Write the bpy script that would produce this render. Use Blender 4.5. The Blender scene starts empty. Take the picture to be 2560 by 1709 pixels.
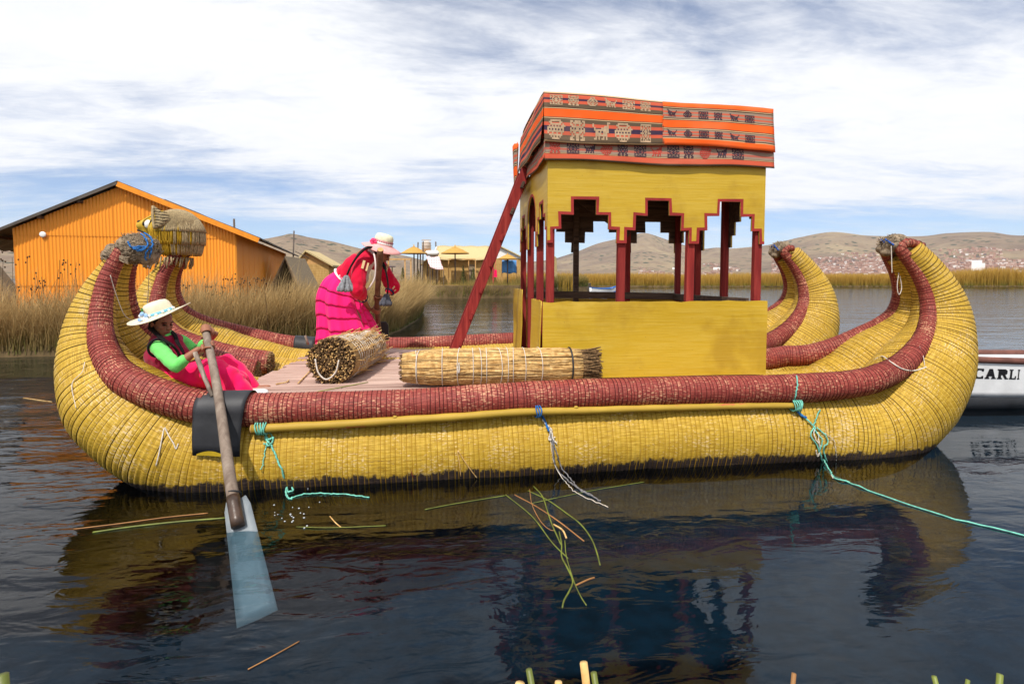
import bpy, bmesh, math, random
import numpy as np
from mathutils import Vector, Matrix, noise as mnoise
random.seed(7); RNG = np.random.default_rng(7)
sc = bpy.context.scene
COL = sc.collection
# ---------------------------------------------------------------- camera
F, PPX, PPY = 1420.0, 1280.0, 773.0          # focal length and principal point, in pixels of a 2560 x 1709 frame
CAM_H = 1.578
YAW, PITCH = math.atan(160 / F), math.atan(80 / F)
cam = bpy.data.cameras.new('camera'); camo = bpy.data.objects.new('camera', cam); COL.objects.link(camo)
FWD = Vector((math.sin(YAW) * math.cos(PITCH), math.cos(YAW) * math.cos(PITCH), -math.sin(PITCH)))
RGT = Vector((math.cos(YAW), -math.sin(YAW), 0)); UPV = RGT.cross(FWD)
camo.matrix_world = Matrix(((RGT.x, UPV.x, -FWD.x, 0), (RGT.y, UPV.y, -FWD.y, 0), (RGT.z, UPV.z, -FWD.z, CAM_H), (0, 0, 0, 1)))
cam.sensor_width = 36; cam.lens = 36 * F / 2560; cam.shift_y = -(854.5 - PPY) / 2560
cam.clip_start = 0.05; cam.clip_end = 30000
sc.camera = camo
# ---------------------------------------------------------------- sky and sun
SUN_EL, SUN_AZ = math.radians(55), math.radians(-24)     # azimuth measured from straight behind the camera, towards the left
w = bpy.data.worlds.new('World'); sc.world = w; w.use_nodes = True
nt = w.node_tree; nt.nodes.clear()
def wn(t, **k):
    n = nt.nodes.new(t)
    for a, b in k.items(): setattr(n, a, b)
    return n
def wl(a, b): nt.links.new(a, b)
def wmath(op, a, b=None, clamp=False):
    n = wn('ShaderNodeMath', operation=op, use_clamp=clamp)
    for i, v in enumerate((a, b)):
        if v is None: continue
        if hasattr(v, 'node'): wl(v, n.inputs[i])
        else: n.inputs[i].default_value = v
    return n.outputs[0]
def wramp(fac, pts):
    n = wn('ShaderNodeMapRange', interpolation_type='SMOOTHSTEP'); wl(fac, n.inputs[0])
    n.inputs[1].default_value, n.inputs[2].default_value = pts
    return n.outputs[0]
sky = wn('ShaderNodeTexSky', sky_type='NISHITA', sun_disc=False, sun_elevation=SUN_EL, sun_rotation=math.pi + SUN_AZ * -1, altitude=3800, air_density=1.15, dust_density=0.05, ozone_density=5.5)
tc = wn('ShaderNodeTexCoord'); sep = wn('ShaderNodeSeparateXYZ'); wl(tc.outputs['Generated'], sep.inputs[0])
zz = wmath('ADD', wmath('MAXIMUM', sep.outputs[2], 0.0), 0.10)
comb = wn('ShaderNodeCombineXYZ'); wl(wmath('DIVIDE', sep.outputs[0], zz), comb.inputs[0]); wl(wmath('DIVIDE', sep.outputs[1], zz), comb.inputs[1])
def wnoise(scale, loc, rot, st, detail=8, rough=.58, dist=0.0):
    m = wn('ShaderNodeMapping'); wl(comb.outputs[0], m.inputs[0])
    m.inputs['Location'].default_value = loc; m.inputs['Rotation'].default_value = (0, 0, rot); m.inputs['Scale'].default_value = st
    n = wn('ShaderNodeTexNoise'); wl(m.outputs[0], n.inputs['Vector'])
    n.inputs['Scale'].default_value = scale; n.inputs['Detail'].default_value = detail; n.inputs['Roughness'].default_value = rough; n.inputs['Distortion'].default_value = dist
    return n.outputs[0]
big = wnoise(0.42, (15.2, 3.1, 0), 0.15, (0.8, 1.0, 1), 6, .55, .3)
streak = wnoise(0.9, (6.7, 1.6, 0), 0.22, (0.5, 1.5, 1), 10, .66, .6)
fine = wnoise(3.0, (0.3, 9.2, 0), 0.3, (0.8, 1.3, 1), 8, .7, .5)
cl = wmath('ADD', wmath('ADD', wmath('MULTIPLY', big, .62), wmath('MULTIPLY', streak, .40)), wmath('MULTIPLY', fine, .16))
cov = wramp(cl, (0.462, 0.655))
# thinner veil close to the horizon
low = wramp(sep.outputs[2], (0.035, 0.12))
cov = wmath('MULTIPLY', cov, wmath('ADD', wmath('MULTIPLY', low, .74), .26))
cov = wmath('MINIMUM', wmath('ADD', wmath('MULTIPLY', cov, .86), .13), 1.0)
shade = wramp(wmath('ADD', wmath('MULTIPLY', big, .5), wmath('MULTIPLY', fine, .5)), (0.30, 0.72))
cc = wn('ShaderNodeMix', data_type='RGBA'); wl(shade, cc.inputs[0])
cc.inputs[6].default_value = (6.9, 7.1, 7.5, 1); cc.inputs[7].default_value = (8.0, 8.05, 8.2, 1)
mx = wn('ShaderNodeMix', data_type='RGBA'); wl(cov, mx.inputs[0]); wl(sky.outputs[0], mx.inputs[6]); wl(cc.outputs[2], mx.inputs[7])
bg = wn('ShaderNodeBackground'); wl(mx.outputs[2], bg.inputs[0]); bg.inputs[1].default_value = 0.115
ow = wn('ShaderNodeOutputWorld'); wl(bg.outputs[0], ow.inputs[0])
sun = bpy.data.lights.new('sun', 'SUN'); suno = bpy.data.objects.new('sun', sun); COL.objects.link(suno)
sun.energy = 3.7; sun.angle = math.radians(1.6); sun.color = (1.0, 0.95, 0.88)
SUN_DIR = Vector((math.sin(SUN_AZ) * math.cos(SUN_EL), -math.cos(SUN_AZ) * math.cos(SUN_EL), math.sin(SUN_EL)))   # towards the sun
suno.rotation_euler = (-SUN_DIR).to_track_quat('-Z', 'Y').to_euler()
sc.view_settings.view_transform = 'Standard'; sc.view_settings.look = 'None'; sc.view_settings.exposure = 0.27; sc.view_settings.gamma = 1
sc.render.engine = 'CYCLES'
try:
    sc.cycles.use_denoising = True; sc.cycles.denoiser = 'OPENIMAGEDENOISE'
except Exception: pass
sc.cycles.max_bounces = 8; sc.cycles.transparent_max_bounces = 12; sc.cycles.caustics_reflective = False; sc.cycles.caustics_refractive = False
sc.cycles.sample_clamp_indirect = 6
# ---------------------------------------------------------------- helpers
def ray(px, py): return FWD + RGT * ((px - PPX) / F) - UPV * ((py - PPY) / F)
def at(px, py, Y):                                      # point of the place at depth Y metres that shows at a photo pixel
    r = ray(px, py); return Vector((0, 0, CAM_H)) + r * (Y / r.y)
def atz(px, py, z):
    r = ray(px, py); return Vector((0, 0, CAM_H)) + r * ((z - CAM_H) / r.z)
def world_of(o):
    m = Matrix.Translation(o.location)
    if o.parent is not None: m = world_of(o.parent) @ o.matrix_parent_inverse @ m
    return m
def adopt(o, parent):
    o.parent = parent; o.matrix_parent_inverse = world_of(parent).inverted()
def tag(o, label=None, cat=None, group=None, kind=None):
    if label: o['label'] = label
    if cat: o['category'] = cat
    if group: o['group'] = group
    if kind: o['kind'] = kind
    return o
def thing(name, loc, label, cat, group=None):
    o = bpy.data.objects.new(name, None); o.location = loc; o.empty_display_size = .1; COL.objects.link(o)
    return tag(o, label, cat, group)
class MB:
    def __init__(s): s.v = []; s.f = []; s.uv = []; s.n = 0
    def add(s, verts, faces, uvs=None):
        verts = np.asarray(verts, float).reshape(-1, 3); s.v.append(verts)
        s.f.extend([tuple(i + s.n for i in f) for f in faces])
        s.uv.append(np.zeros((len(verts), 2)) if uvs is None else np.asarray(uvs, float))
        s.n += len(verts); return s
    def box(s, c, size, rot=None, bev=0.0):
        x, y, z = [k / 2 for k in size]
        if bev <= 0:
            V = [(-x, -y, -z), (x, -y, -z), (x, y, -z), (-x, y, -z), (-x, -y, z), (x, -y, z), (x, y, z), (-x, y, z)]
            Fc = [(0, 3, 2, 1), (4, 5, 6, 7), (0, 1, 5, 4), (1, 2, 6, 5), (2, 3, 7, 6), (3, 0, 4, 7)]
        else:
            bm = bmesh.new(); bmesh.ops.create_cube(bm, size=1)
            for q in bm.verts: q.co = Vector((q.co.x * 2 * x, q.co.y * 2 * y, q.co.z * 2 * z))
            bmesh.ops.bevel(bm, geom=bm.edges[:], offset=bev, segments=1, affect='EDGES')
            bm.verts.index_update(); V = [tuple(q.co) for q in bm.verts]; Fc = [tuple(q.index for q in f.verts) for f in bm.faces]; bm.free()
        c = Vector(c)
        if rot is not None: V = [tuple(c + rot @ Vector(q)) for q in V]
        else: V = [tuple(c + Vector(q)) for q in V]
        return s.add(V, Fc)
    def bar(s, p, q, w, h, up=(0, 0, 1), bev=0.0):          # box from p to q, w across, h along up
        p, q = Vector(p), Vector(q); d = q - p; L = d.length; d.normalize(); up = Vector(up)
        sd = d.cross(up); sd.normalize(); u2 = sd.cross(d)
        R = Matrix((d, sd, u2)).transposed()
        return s.box((p + q) / 2, (L, w, h), R, bev)
    def tube(s, pts, rad, seg=8, cap=True, flat=1.0, up=None, twist=0.0):
        P = [Vector(p) for p in pts]; n = len(P)
        if not hasattr(rad, '__len__'): rad = [rad] * n
        V = []; U = []; ref = None; L = 0
        for i in range(n):
            t = (P[min(i + 1, n - 1)] - P[max(i - 1, 0)])
            if t.length < 1e-9: t = Vector((0, 0, 1))
            t.normalize()
            if ref is None:
                ref = Vector(up) if up is not None else (Vector((0, 0, 1)) if abs(t.z) < .9 else Vector((1, 0, 0)))
            ref = ref - t * ref.dot(t); ref.normalize(); b = t.cross(ref)
            if i: L += (P[i] - P[i - 1]).length
            for k in range(seg):
                a = 2 * math.pi * k / seg + twist * L
                V.append(P[i] + ref * (math.cos(a) * rad[i] * flat) + b * (math.sin(a) * rad[i])); U.append((L, k / seg * 2 * math.pi * rad[0]))
        Fc = []
        for i in range(n - 1):
            for k in range(seg):
                k2 = (k + 1) % seg
                Fc.append((i * seg + k, i * seg + k2, (i + 1) * seg + k2, (i + 1) * seg + k))
        if cap:
            Fc.append(tuple(range(seg - 1, -1, -1))); Fc.append(tuple((n - 1) * seg + k for k in range(seg)))
        return s.add(V, Fc, U)
    def capsule(s, pts, rad, seg=10, flat=1.0, up=None):   # tube with rounded ends
        P = [Vector(p) for p in pts]; r = list(rad) if hasattr(rad, '__len__') else [rad] * len(P)
        d0 = (P[0] - P[1]).normalized(); d1 = (P[-1] - P[-2]).normalized(); r0, r1 = r[0], r[-1]
        pre = [(P[0] + d0 * r0 * math.sin(a), r0 * math.cos(a)) for a in (1.45, 1.1, .6)]
        post = [(P[-1] + d1 * r1 * math.sin(a), r1 * math.cos(a)) for a in (.6, 1.1, 1.45)]
        return s.tube([p for p, _ in pre] + P + [p for p, _ in post], [q for _, q in pre] + r + [q for _, q in post], seg, True, flat, up)
    def ell(s, c, r, rot=None, nu=16, nv=10):
        V = [(0, 0, -1)]; c = Vector(c)
        for j in range(1, nv):
            t = math.pi * j / nv
            for i in range(nu):
                a = 2 * math.pi * i / nu; V.append((math.sin(t) * math.cos(a), math.sin(t) * math.sin(a), -math.cos(t)))
        V.append((0, 0, 1)); Fc = []
        for i in range(nu): Fc.append((0, 1 + (i + 1) % nu, 1 + i))
        for j in range(nv - 2):
            for i in range(nu):
                a = 1 + j * nu + i; b = 1 + j * nu + (i + 1) % nu; Fc.append((a, b, b + nu, a + nu))
        m = 1 + (nv - 2) * nu; e = len(V) - 1
        for i in range(nu): Fc.append((m + i, m + (i + 1) % nu, e))
        V = [Vector((q[0] * r[0], q[1] * r[1], q[2] * r[2])) for q in V]
        if rot is not None: V = [rot @ q for q in V]
        return s.add([c + q for q in V], Fc)
    def lathe(s, prof, c=(0, 0, 0), rot=None, seg=24, fn=None, closed=False):   # prof: (radius, z)
        V = []; c = Vector(c); U = []
        for (r, z) in prof:
            for k in range(seg):
                a = 2 * math.pi * k / seg; q = Vector((r * math.cos(a), r * math.sin(a), z))
                if fn: q = fn(q, a)
                V.append(c + (rot @ q if rot is not None else q)); U.append((a * .2, z))
        Fc = []
        for i in range(len(prof) - 1):
            for k in range(seg):
                k2 = (k + 1) % seg; Fc.append((i * seg + k, i * seg + k2, (i + 1) * seg + k2, (i + 1) * seg + k))
        if not closed:
            Fc.append(tuple(range(seg - 1, -1, -1))); Fc.append(tuple((len(prof) - 1) * seg + k for k in range(seg)))
        return s.add(V, Fc, U)
    def grid(s, pts, uvs=None, closed_u=False):      # pts: rows of points
        nr = len(pts); ncol = len(pts[0]); V = [p for r in pts for p in r]; Fc = []
        for i in range(nr - 1):
            for j in range(ncol if closed_u else ncol - 1):
                j2 = (j + 1) % ncol; Fc.append((i * ncol + j, i * ncol + j2, (i + 1) * ncol + j2, (i + 1) * ncol + j))
        return s.add(V, Fc, None if uvs is None else [u for r in uvs for u in r])
    def prism(s, poly, p0, ux, uy, depth):              # polygon (2D) placed at p0 with axes ux, uy, extruded by vector depth
        p0, ux, uy, depth = Vector(p0), Vector(ux), Vector(uy), Vector(depth); n = len(poly)
        A = [p0 + ux * a + uy * b for a, b in poly]; B = [q + depth for q in A]
        Fc = [tuple(range(n)), tuple(range(2 * n - 1, n - 1, -1))] + [(i, i + n, (i + 1) % n + n, (i + 1) % n) for i in range(n)]
        return s.add(A + B, Fc)
    def mesh(s, name, smooth=False, off=None):
        V = np.concatenate(s.v); me = bpy.data.meshes.new(name)
        if off is not None: V = V - np.asarray(off)
        me.from_pydata(V.tolist(), [], s.f)
        uv = np.concatenate(s.uv)
        if np.any(uv):
            lay = me.uv_layers.new(name='UVMap'); li = np.empty(len(me.loops), np.int32); me.loops.foreach_get('vertex_index', li)
            lay.data.foreach_set('uv', uv[li].astype(np.float32).ravel())
        if smooth: me.polygons.foreach_set('use_smooth', np.ones(len(me.polygons), bool))
        me.update(); return me
    def build(s, name, mat, parent=None, smooth=False, solid=0.0, fix=True):
        off = None
        if parent is None:
            V = np.concatenate(s.v); lo, hi = V.min(0), V.max(0); off = ((lo[0] + hi[0]) / 2, (lo[1] + hi[1]) / 2, lo[2])
        me = s.mesh(name, smooth, off)
        if fix:
            bm = bmesh.new(); bm.from_mesh(me); bmesh.ops.recalc_face_normals(bm, faces=bm.faces[:]); bm.to_mesh(me); bm.free()
        if mat is not None: me.materials.append(mat)
        o = bpy.data.objects.new(name, me); COL.objects.link(o)
        if off is not None: o.location = off
        if parent is not None: adopt(o, parent)
        if solid:
            m = o.modifiers.new('thickness', 'SOLIDIFY'); m.thickness = solid; m.offset = 0
        return o
def fuse(mb, name, mat, parent=None, voxel=.008, smooth=4):       # melt overlapping shapes into one continuous skin
    me = mb.mesh(name + '_src'); o = bpy.data.objects.new(name + '_src', me)
    tmp = bpy.data.scenes.new('scratch'); tmp.collection.objects.link(o)
    m = o.modifiers.new('r', 'REMESH'); m.mode = 'VOXEL'; m.voxel_size = voxel
    if smooth:
        q = o.modifiers.new('s', 'SMOOTH'); q.factor = .5; q.iterations = smooth
    vl = tmp.view_layers[0]; vl.update(); dg = vl.depsgraph; out = bpy.data.meshes.new_from_object(o.evaluated_get(dg))
    bpy.data.objects.remove(o); bpy.data.scenes.remove(tmp); bpy.data.meshes.remove(me)
    V = np.empty(len(out.vertices) * 3); out.vertices.foreach_get('co', V); V = V.reshape(-1, 3); off = None
    if parent is None:
        lo, hi = V.min(0), V.max(0); off = np.array(((lo[0] + hi[0]) / 2, (lo[1] + hi[1]) / 2, lo[2])); out.vertices.foreach_set('co', (V - off).ravel())
    out.polygons.foreach_set('use_smooth', np.ones(len(out.polygons), bool)); out.name = name
    out.materials.clear(); out.materials.append(mat); out.update()
    r = bpy.data.objects.new(name, out); COL.objects.link(r)
    if off is not None: r.location = off
    if parent is not None: adopt(r, parent)
    return r
def crom(P, n, closed=False):            # Catmull-Rom through points of any dimension, n samples, even by arc length
    P = np.asarray(P, float); d = np.r_[0, np.cumsum(np.linalg.norm(np.diff(P[:, :3], axis=0), axis=1))]
    Q = np.vstack([2 * P[0] - P[1], P, 2 * P[-1] - P[-2]]); out = []
    for i in range(len(P) - 1):
        p0, p1, p2, p3 = Q[i:i + 4]
        for t in np.linspace(0, 1, 24, endpoint=False):
            out.append(.5 * (2 * p1 + (p2 - p0) * t + (2 * p0 - 5 * p1 + 4 * p2 - p3) * t * t + (3 * p1 - p0 - 3 * p2 + p3) * t ** 3))
    out.append(P[-1]); out = np.array(out); s = np.r_[0, np.cumsum(np.linalg.norm(np.diff(out[:, :3], axis=0), axis=1))]
    x = np.linspace(0, s[-1], n); return np.stack([np.interp(x, s, out[:, k]) for k in range(out.shape[1])], 1)
def rope(pts, r, n=30, seg=6, jit=0.0):
    P = crom(pts, n)
    if jit: P = P + RNG.normal(0, jit, P.shape) * np.r_[0, np.ones(n - 2), 0][:, None]
    m = MB(); m.tube([Vector(p) for p in P], r, seg); return m
# ---------------------------------------------------------------- materials
class NT:
    def __init__(s, name):
        s.m = bpy.data.materials.new(name); s.m.use_nodes = True; s.t = s.m.node_tree; s.t.nodes.clear()
        s.o = s.t.nodes.new('ShaderNodeOutputMaterial'); s.b = s.t.nodes.new('ShaderNodeBsdfPrincipled'); s.t.links.new(s.b.outputs[0], s.o.inputs[0]); s._tc = None
    def put(s, sock, v):
        if hasattr(v, 'is_output'): s.t.links.new(v, sock)
        elif hasattr(v, '__len__') and len(v) == 3 and sock.type == 'RGBA': sock.default_value = (*v, 1)
        else: sock.default_value = v
    def tc(s, k='Object'):
        if s._tc is None: s._tc = s.t.nodes.new('ShaderNodeTexCoord')
        return s._tc.outputs[k]
    def pos(s): return s.t.nodes.new('ShaderNodeNewGeometry').outputs['Position']
    def rnd(s): return s.t.nodes.new('ShaderNodeObjectInfo').outputs['Random']
    def attr(s, n, k='Fac'):
        a = s.t.nodes.new('ShaderNodeAttribute'); a.attribute_name = n; return a.outputs[k]
    def sep(s, v, i):
        n = s.t.nodes.new('ShaderNodeSeparateXYZ'); s.put(n.inputs[0], v); return n.outputs[i]
    def map(s, v, scale=(1, 1, 1), loc=(0, 0, 0), rot=(0, 0, 0)):
        n = s.t.nodes.new('ShaderNodeMapping'); s.put(n.inputs[0], v); n.inputs['Scale'].default_value = scale; n.inputs['Location'].default_value = loc; n.inputs['Rotation'].default_value = rot; return n.outputs[0]
    def noise(s, v, scale=5, detail=4, rough=.55, dist=0):
        n = s.t.nodes.new('ShaderNodeTexNoise'); s.put(n.inputs['Vector'], v)
        for k, q in (('Scale', scale), ('Detail', detail), ('Roughness', rough), ('Distortion', dist)): n.inputs[k].default_value = q
        return n.outputs[0]
    def voro(s, v, scale=5, out='Distance', rnd=1.0):
        n = s.t.nodes.new('ShaderNodeTexVoronoi'); s.put(n.inputs['Vector'], v); n.inputs['Scale'].default_value = scale; n.inputs['Randomness'].default_value = rnd; return n.outputs[out]
    def wave(s, v, scale=5, dist=0, dscale=1, dirn='X'):
        n = s.t.nodes.new('ShaderNodeTexWave'); n.bands_direction = dirn; s.put(n.inputs['Vector'], v); n.inputs['Scale'].default_value = scale; n.inputs['Distortion'].default_value = dist; n.inputs['Detail Scale'].default_value = dscale; return n.outputs['Fac']
    def ramp(s, fac, pts, mode='LINEAR'):
        n = s.t.nodes.new('ShaderNodeValToRGB'); s.put(n.inputs[0], fac); cr = n.color_ramp; cr.interpolation = mode
        while len(cr.elements) < len(pts): cr.elements.new(1)
        for e, (p, c) in zip(cr.elements, pts):
            e.position = p; e.color = (*c, 1) if hasattr(c, '__len__') else (c, c, c, 1)
        return n.outputs[0]
    def step(s, fac, a, b):
        n = s.t.nodes.new('ShaderNodeMapRange'); n.interpolation_type = 'SMOOTHSTEP'; s.put(n.inputs[0], fac); n.inputs[1].default_value = a; n.inputs[2].default_value = b; return n.outputs[0]
    def math(s, op, a, b=0.0):
        n = s.t.nodes.new('ShaderNodeMath'); n.operation = op; s.put(n.inputs[0], a); s.put(n.inputs[1], b); return n.outputs[0]
    def mix(s, fac, a, b, mode='MIX'):
        n = s.t.nodes.new('ShaderNodeMix'); n.data_type = 'RGBA'; n.blend_type = mode; s.put(n.inputs[0], fac); s.put(n.inputs[6], a); s.put(n.inputs[7], b); return n.outputs[2]
    def bump(s, h, strength=.5, dist=.01, normal=None):
        n = s.t.nodes.new('ShaderNodeBump'); s.put(n.inputs['Height'], h); n.inputs['Strength'].default_value = strength; n.inputs['Distance'].default_value = dist
        if normal is not None: s.put(n.inputs['Normal'], normal)
        s.put(s.b.inputs['Normal'], n.outputs[0]); return n.outputs[0]
    def done(s, color, rough=.8, spec=.3, **k):
        s.put(s.b.inputs['Base Color'], color); s.put(s.b.inputs['Roughness'], rough); s.put(s.b.inputs['Specular IOR Level'], spec)
        for a, v in k.items(): s.put(s.b.inputs[a], v)
        return s.m
def S(r, g, b):                           # sRGB 0-255 -> linear
    return tuple((c / 255 / 12.92) if c / 255 <= .04045 else ((c / 255 + .055) / 1.055) ** 2.4 for c in (r, g, b))
def plain(name, col, rough=.8, var=.25, scale=8, spec=.3, bump=.15, stretch=(1, 1, 1), **k):
    n = NT(name); v = n.map(n.tc(), stretch); a = n.noise(v, scale, 5); h = n.noise(v, scale * 6, 3)
    c = n.mix(n.step(a, .3, .7), tuple(q * (1 - var) for q in col), tuple(min(1, q * (1 + var * .6)) for q in col))
    if bump: n.bump(h, bump, .01)
    return n.done(c, rough, spec, **k)
M = {}
def reed(name, base, hi, lo, flake, dirt, flake_amt=.60, tar=None):
    n = NT(name); uv = n.tc('UV')
    big = n.noise(n.map(uv, (1.6, 2.2, 1)), 1.0, 3)
    st = n.noise(n.map(uv, (9, 95, 1)), 1.0, 3, .6); st2 = n.noise(n.map(uv, (3.5, 60, 1), (3, 1, 0)), 1.0, 2)
    c = n.mix(n.step(st, .35, .68), lo, hi); c = n.mix(n.math('MULTIPLY', n.step(st2, .42, .6), .5), c, base)
    fl = n.noise(n.map(uv, (26, 105, 1), (7, 3, 0)), 1.0, 3, .6); pat = n.noise(n.map(uv, (2.6, 3.4, 1), (1, 8, 0)), 1.0, 4, .6)
    thr = n.math('ADD', fl, n.math('MULTIPLY', n.math('SUBTRACT', pat, .5), .55))
    c = n.mix(n.step(thr, flake_amt, flake_amt + .07), c, flake)
    dk = n.noise(n.map(uv, (8, 90, 1), (2, 5, 0)), 1.0, 4, .65); dp = n.noise(n.map(uv, (1.9, 2.4, 1), (4, 4, 0)), 1.0, 3)
    dd = n.step(n.math('ADD', dk, n.math('MULTIPLY', n.math('SUBTRACT', dp, .5), .6)), .62, .74)
    c = n.mix(n.math('MULTIPLY', dd, .75), c, dirt)
    c = n.mix(n.math('MULTIPLY', n.step(big, .4, .7), .22), c, lo)
    if tar is not None:
        z = n.sep(n.pos(), 2); e = n.noise(n.map(uv, (14, 9, 1)), 1.0, 4, .7); e2 = n.noise(n.map(uv, (1.1, 1, 1)), 1.0, 2)
        zz_ = n.math('ADD', z, n.math('ADD', n.math('MULTIPLY', n.math('SUBTRACT', e, .5), .17), n.math('MULTIPLY', n.math('SUBTRACT', e2, .5), .1)))
        blk = n.ramp(n.noise(n.map(uv, (5, 120, 1)), 1.0, 3), [(.3, S(22, 17, 18)), (.62, S(62, 48, 42)), (.8, S(110, 92, 70))])
        k = n.step(zz_, tar + .02, tar - .015); c = n.mix(k, c, blk)
    n.bump(n.math('ADD', n.math('MULTIPLY', st, .7), n.math('MULTIPLY', fl, .5)), .55, .008)
    return n.done(c, .62, .35)
M['yreed'] = reed('yellow_painted_reed', S(192, 154, 38), S(210, 174, 70), S(162, 124, 26), S(218, 190, 138), S(104, 76, 46), .592, tar=.07)
M['rreed'] = reed('red_painted_reed', S(142, 56, 46), S(160, 74, 60), S(112, 38, 34), S(202, 146, 112), S(74, 42, 30), .566)
n = NT('binding_cord_olive'); x_ = n.math('ABSOLUTE', n.math('SUBTRACT', n.sep(n.pos(), 0), .45)); M['cord_y'] = n.done(n.mix(n.step(n.math('ADD', x_, n.math('MULTIPLY', n.noise(n.pos(), 2.5, 3), 1.2)), 2.3, 3.2), S(156, 120, 34), S(84, 66, 26)), .9, .2)
M['cord_r'] = plain('binding_cord_maroon', S(92, 34, 30), .9, .4, 3)
M['fibre'] = plain('grey_reed_fibre', S(146, 128, 106), .95, .5, 30, bump=.8)
M['straw_cut'] = plain('cut_reed_ends', S(176, 146, 104), .95, .6, 60, bump=.9)
# ---------------------------------------------------------------- water and lake bed
def water_mat():
    n = NT('lake_water'); t = n.t; p = n.pos()
    a = n.noise(n.map(p, (.9, 2.4, 1), rot=(0, 0, .12)), 1.0, 3, .5, .6)
    b = n.noise(n.map(p, (3.2, 7.5, 1), rot=(0, 0, -.1)), 1.0, 3, .5, .8)
    c = n.noise(n.map(p, (.16, .62, 1)), 1.0, 3, .5, .4)
    # rings spreading from the dipped oar
    rp = n.map(p, (1, 1, 1), loc=(1.25, -3.45, 0)); d = n.t.nodes.new('ShaderNodeVectorMath'); d.operation = 'LENGTH'; n.put(d.inputs[0], rp)
    dist = n.math('ADD', d.outputs['Value'], n.math('MULTIPLY', n.noise(p, 1.6, 2), .45))
    ring = n.math('MULTIPLY', n.math('SINE', n.math('MULTIPLY', dist, 17.0)), n.step(dist, 2.0, .3))
    h = n.math('ADD', n.math('MULTIPLY', a, .62), n.math('ADD', n.math('MULTIPLY', b, .22), n.math('ADD', n.math('MULTIPLY', c, 1.3), n.math('ADD', n.math('MULTIPLY', n.noise(n.map(p, (11, 17, 1)), 1.0, 2, .5, .5), .03), n.math('MULTIPLY', ring, .04)))))
    calm = n.math('ADD', n.math('MULTIPLY', n.step(n.math('ADD', n.sep(p, 0), n.math('MULTIPLY', n.noise(p, .6, 2), 1.6)), 2.4, -.6), .62), n.math('ADD', n.math('MULTIPLY', n.step(n.sep(p, 1), 7.0, 16.0), .5), .38)); h = n.math('MULTIPLY', h, calm)   # stirred by the oar on the left, sheltered on the right
    bp = t.nodes.new('ShaderNodeBump'); n.put(bp.inputs['Height'], h); bp.inputs['Strength'].default_value = .7; bp.inputs['Distance'].default_value = .05
    fr = t.nodes.new('ShaderNodeFresnel'); fr.inputs[0].default_value = 1.36; t.links.new(bp.outputs[0], fr.inputs['Normal'])
    gl = t.nodes.new('ShaderNodeBsdfGlossy'); gl.inputs['Roughness'].default_value = .015; t.links.new(bp.outputs[0], gl.inputs['Normal'])
    tr = t.nodes.new('ShaderNodeBsdfTransparent'); tr.inputs[0].default_value = (.50, .64, .71, 1)
    mx_ = t.nodes.new('ShaderNodeMixShader'); t.links.new(fr.outputs[0], mx_.inputs[0]); t.links.new(tr.outputs[0], mx_.inputs[1]); t.links.new(gl.outputs[0], mx_.inputs[2])
    t.nodes.remove(n.b); t.links.new(mx_.outputs[0], n.o.inputs[0]); return n.m
m = MB(); m.add([(-9000, -60, 0), (9000, -60, 0), (9000, 9000, 0), (-9000, 9000, 0)], [(0, 1, 2, 3)])
o = m.build('lake_water', water_mat(), fix=False); tag(o, kind='structure')
M['bed'] = plain('lake_bed_silt', S(12, 38, 52), .95, .4, 1.5)
m = MB(); m.add([(-9000, -60, -9), (9000, -60, -9), (9000, 9000, -9), (-9000, 9000, -9)], [(0, 1, 2, 3)])
o = m.build('lake_bed', M['bed'], fix=False); tag(o, kind='structure')
# ---------------------------------------------------------------- reed boat: two crescent hulls
YN, YF, SKEW = 5.25, 7.25, .03
def lat_y(X, Yc): return Yc + SKEW * (X - .3)
ST = []      # stations: spine X, spine Z, R, c, w
def st_pair(outer, red_, wo, wv):
    Yc = YN + SKEW * (-3.3 if outer[0] < 1200 else 3.7)
    a = at(outer[0] + (24 if outer[0] < 1200 else -62) * min(1, wo * 1.5), outer[1], Yc - .45 * wv); b = at(*red_, Yc - .75 * wv)
    D = math.hypot(b.x - a.x, b.z - a.z); R = min(.44, .53 * D + .02); k = R / D
    ST.append((a.x + (b.x - a.x) * k, a.z + (b.z - a.z) * k, R, D - R, wv, wo))
for t_ in [((300, 606), (300, 626), .18, .13), ((265, 637), (278, 656), .25, .15), ((222, 677), (263, 696), .34, .18), ((190, 713), (254, 738), .43, .22), ((157, 771), (246, 785), .55, .27), ((134, 835), (245, 828), .67, .34),
           ((124, 908), (257, 888), .79, .47), ((134, 1000), (288, 934), .88, .68), ((182, 1108), (338, 974), .95, .87)]: st_pair(*t_)
for px, py in [(450, 1012), (620, 1024), (800, 1018), (981, 1013), (1200, 1000), (1395, 987), (1620, 979), (1853, 974), (1994, 970)]:
    b = at(px, py, YN - .75 + SKEW * ((px - 1120) / 310)); ST.append((b.x, b.z - .43, .44, .43, 1.0, 1.0))
for t_ in [((2215, 1192), (2180, 948), .96, .95), ((2325, 1135), (2256, 916), .91, .82), ((2400, 1042), (2312, 872), .83, .64), ((2440, 969), (2336, 830), .75, .48), ((2460, 887), (2347, 790), .66, .35), ((2458, 820), (2346, 752), .58, .28),
           ((2432, 736), (2329, 712), .48, .225), ((2393, 679), (2305, 677), .39, .19), ((2352, 640), (2280, 644), .31, .16), ((2313, 605), (2255, 622), .23, .14)]: st_pair(*t_)
ST = np.array(ST)
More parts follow.
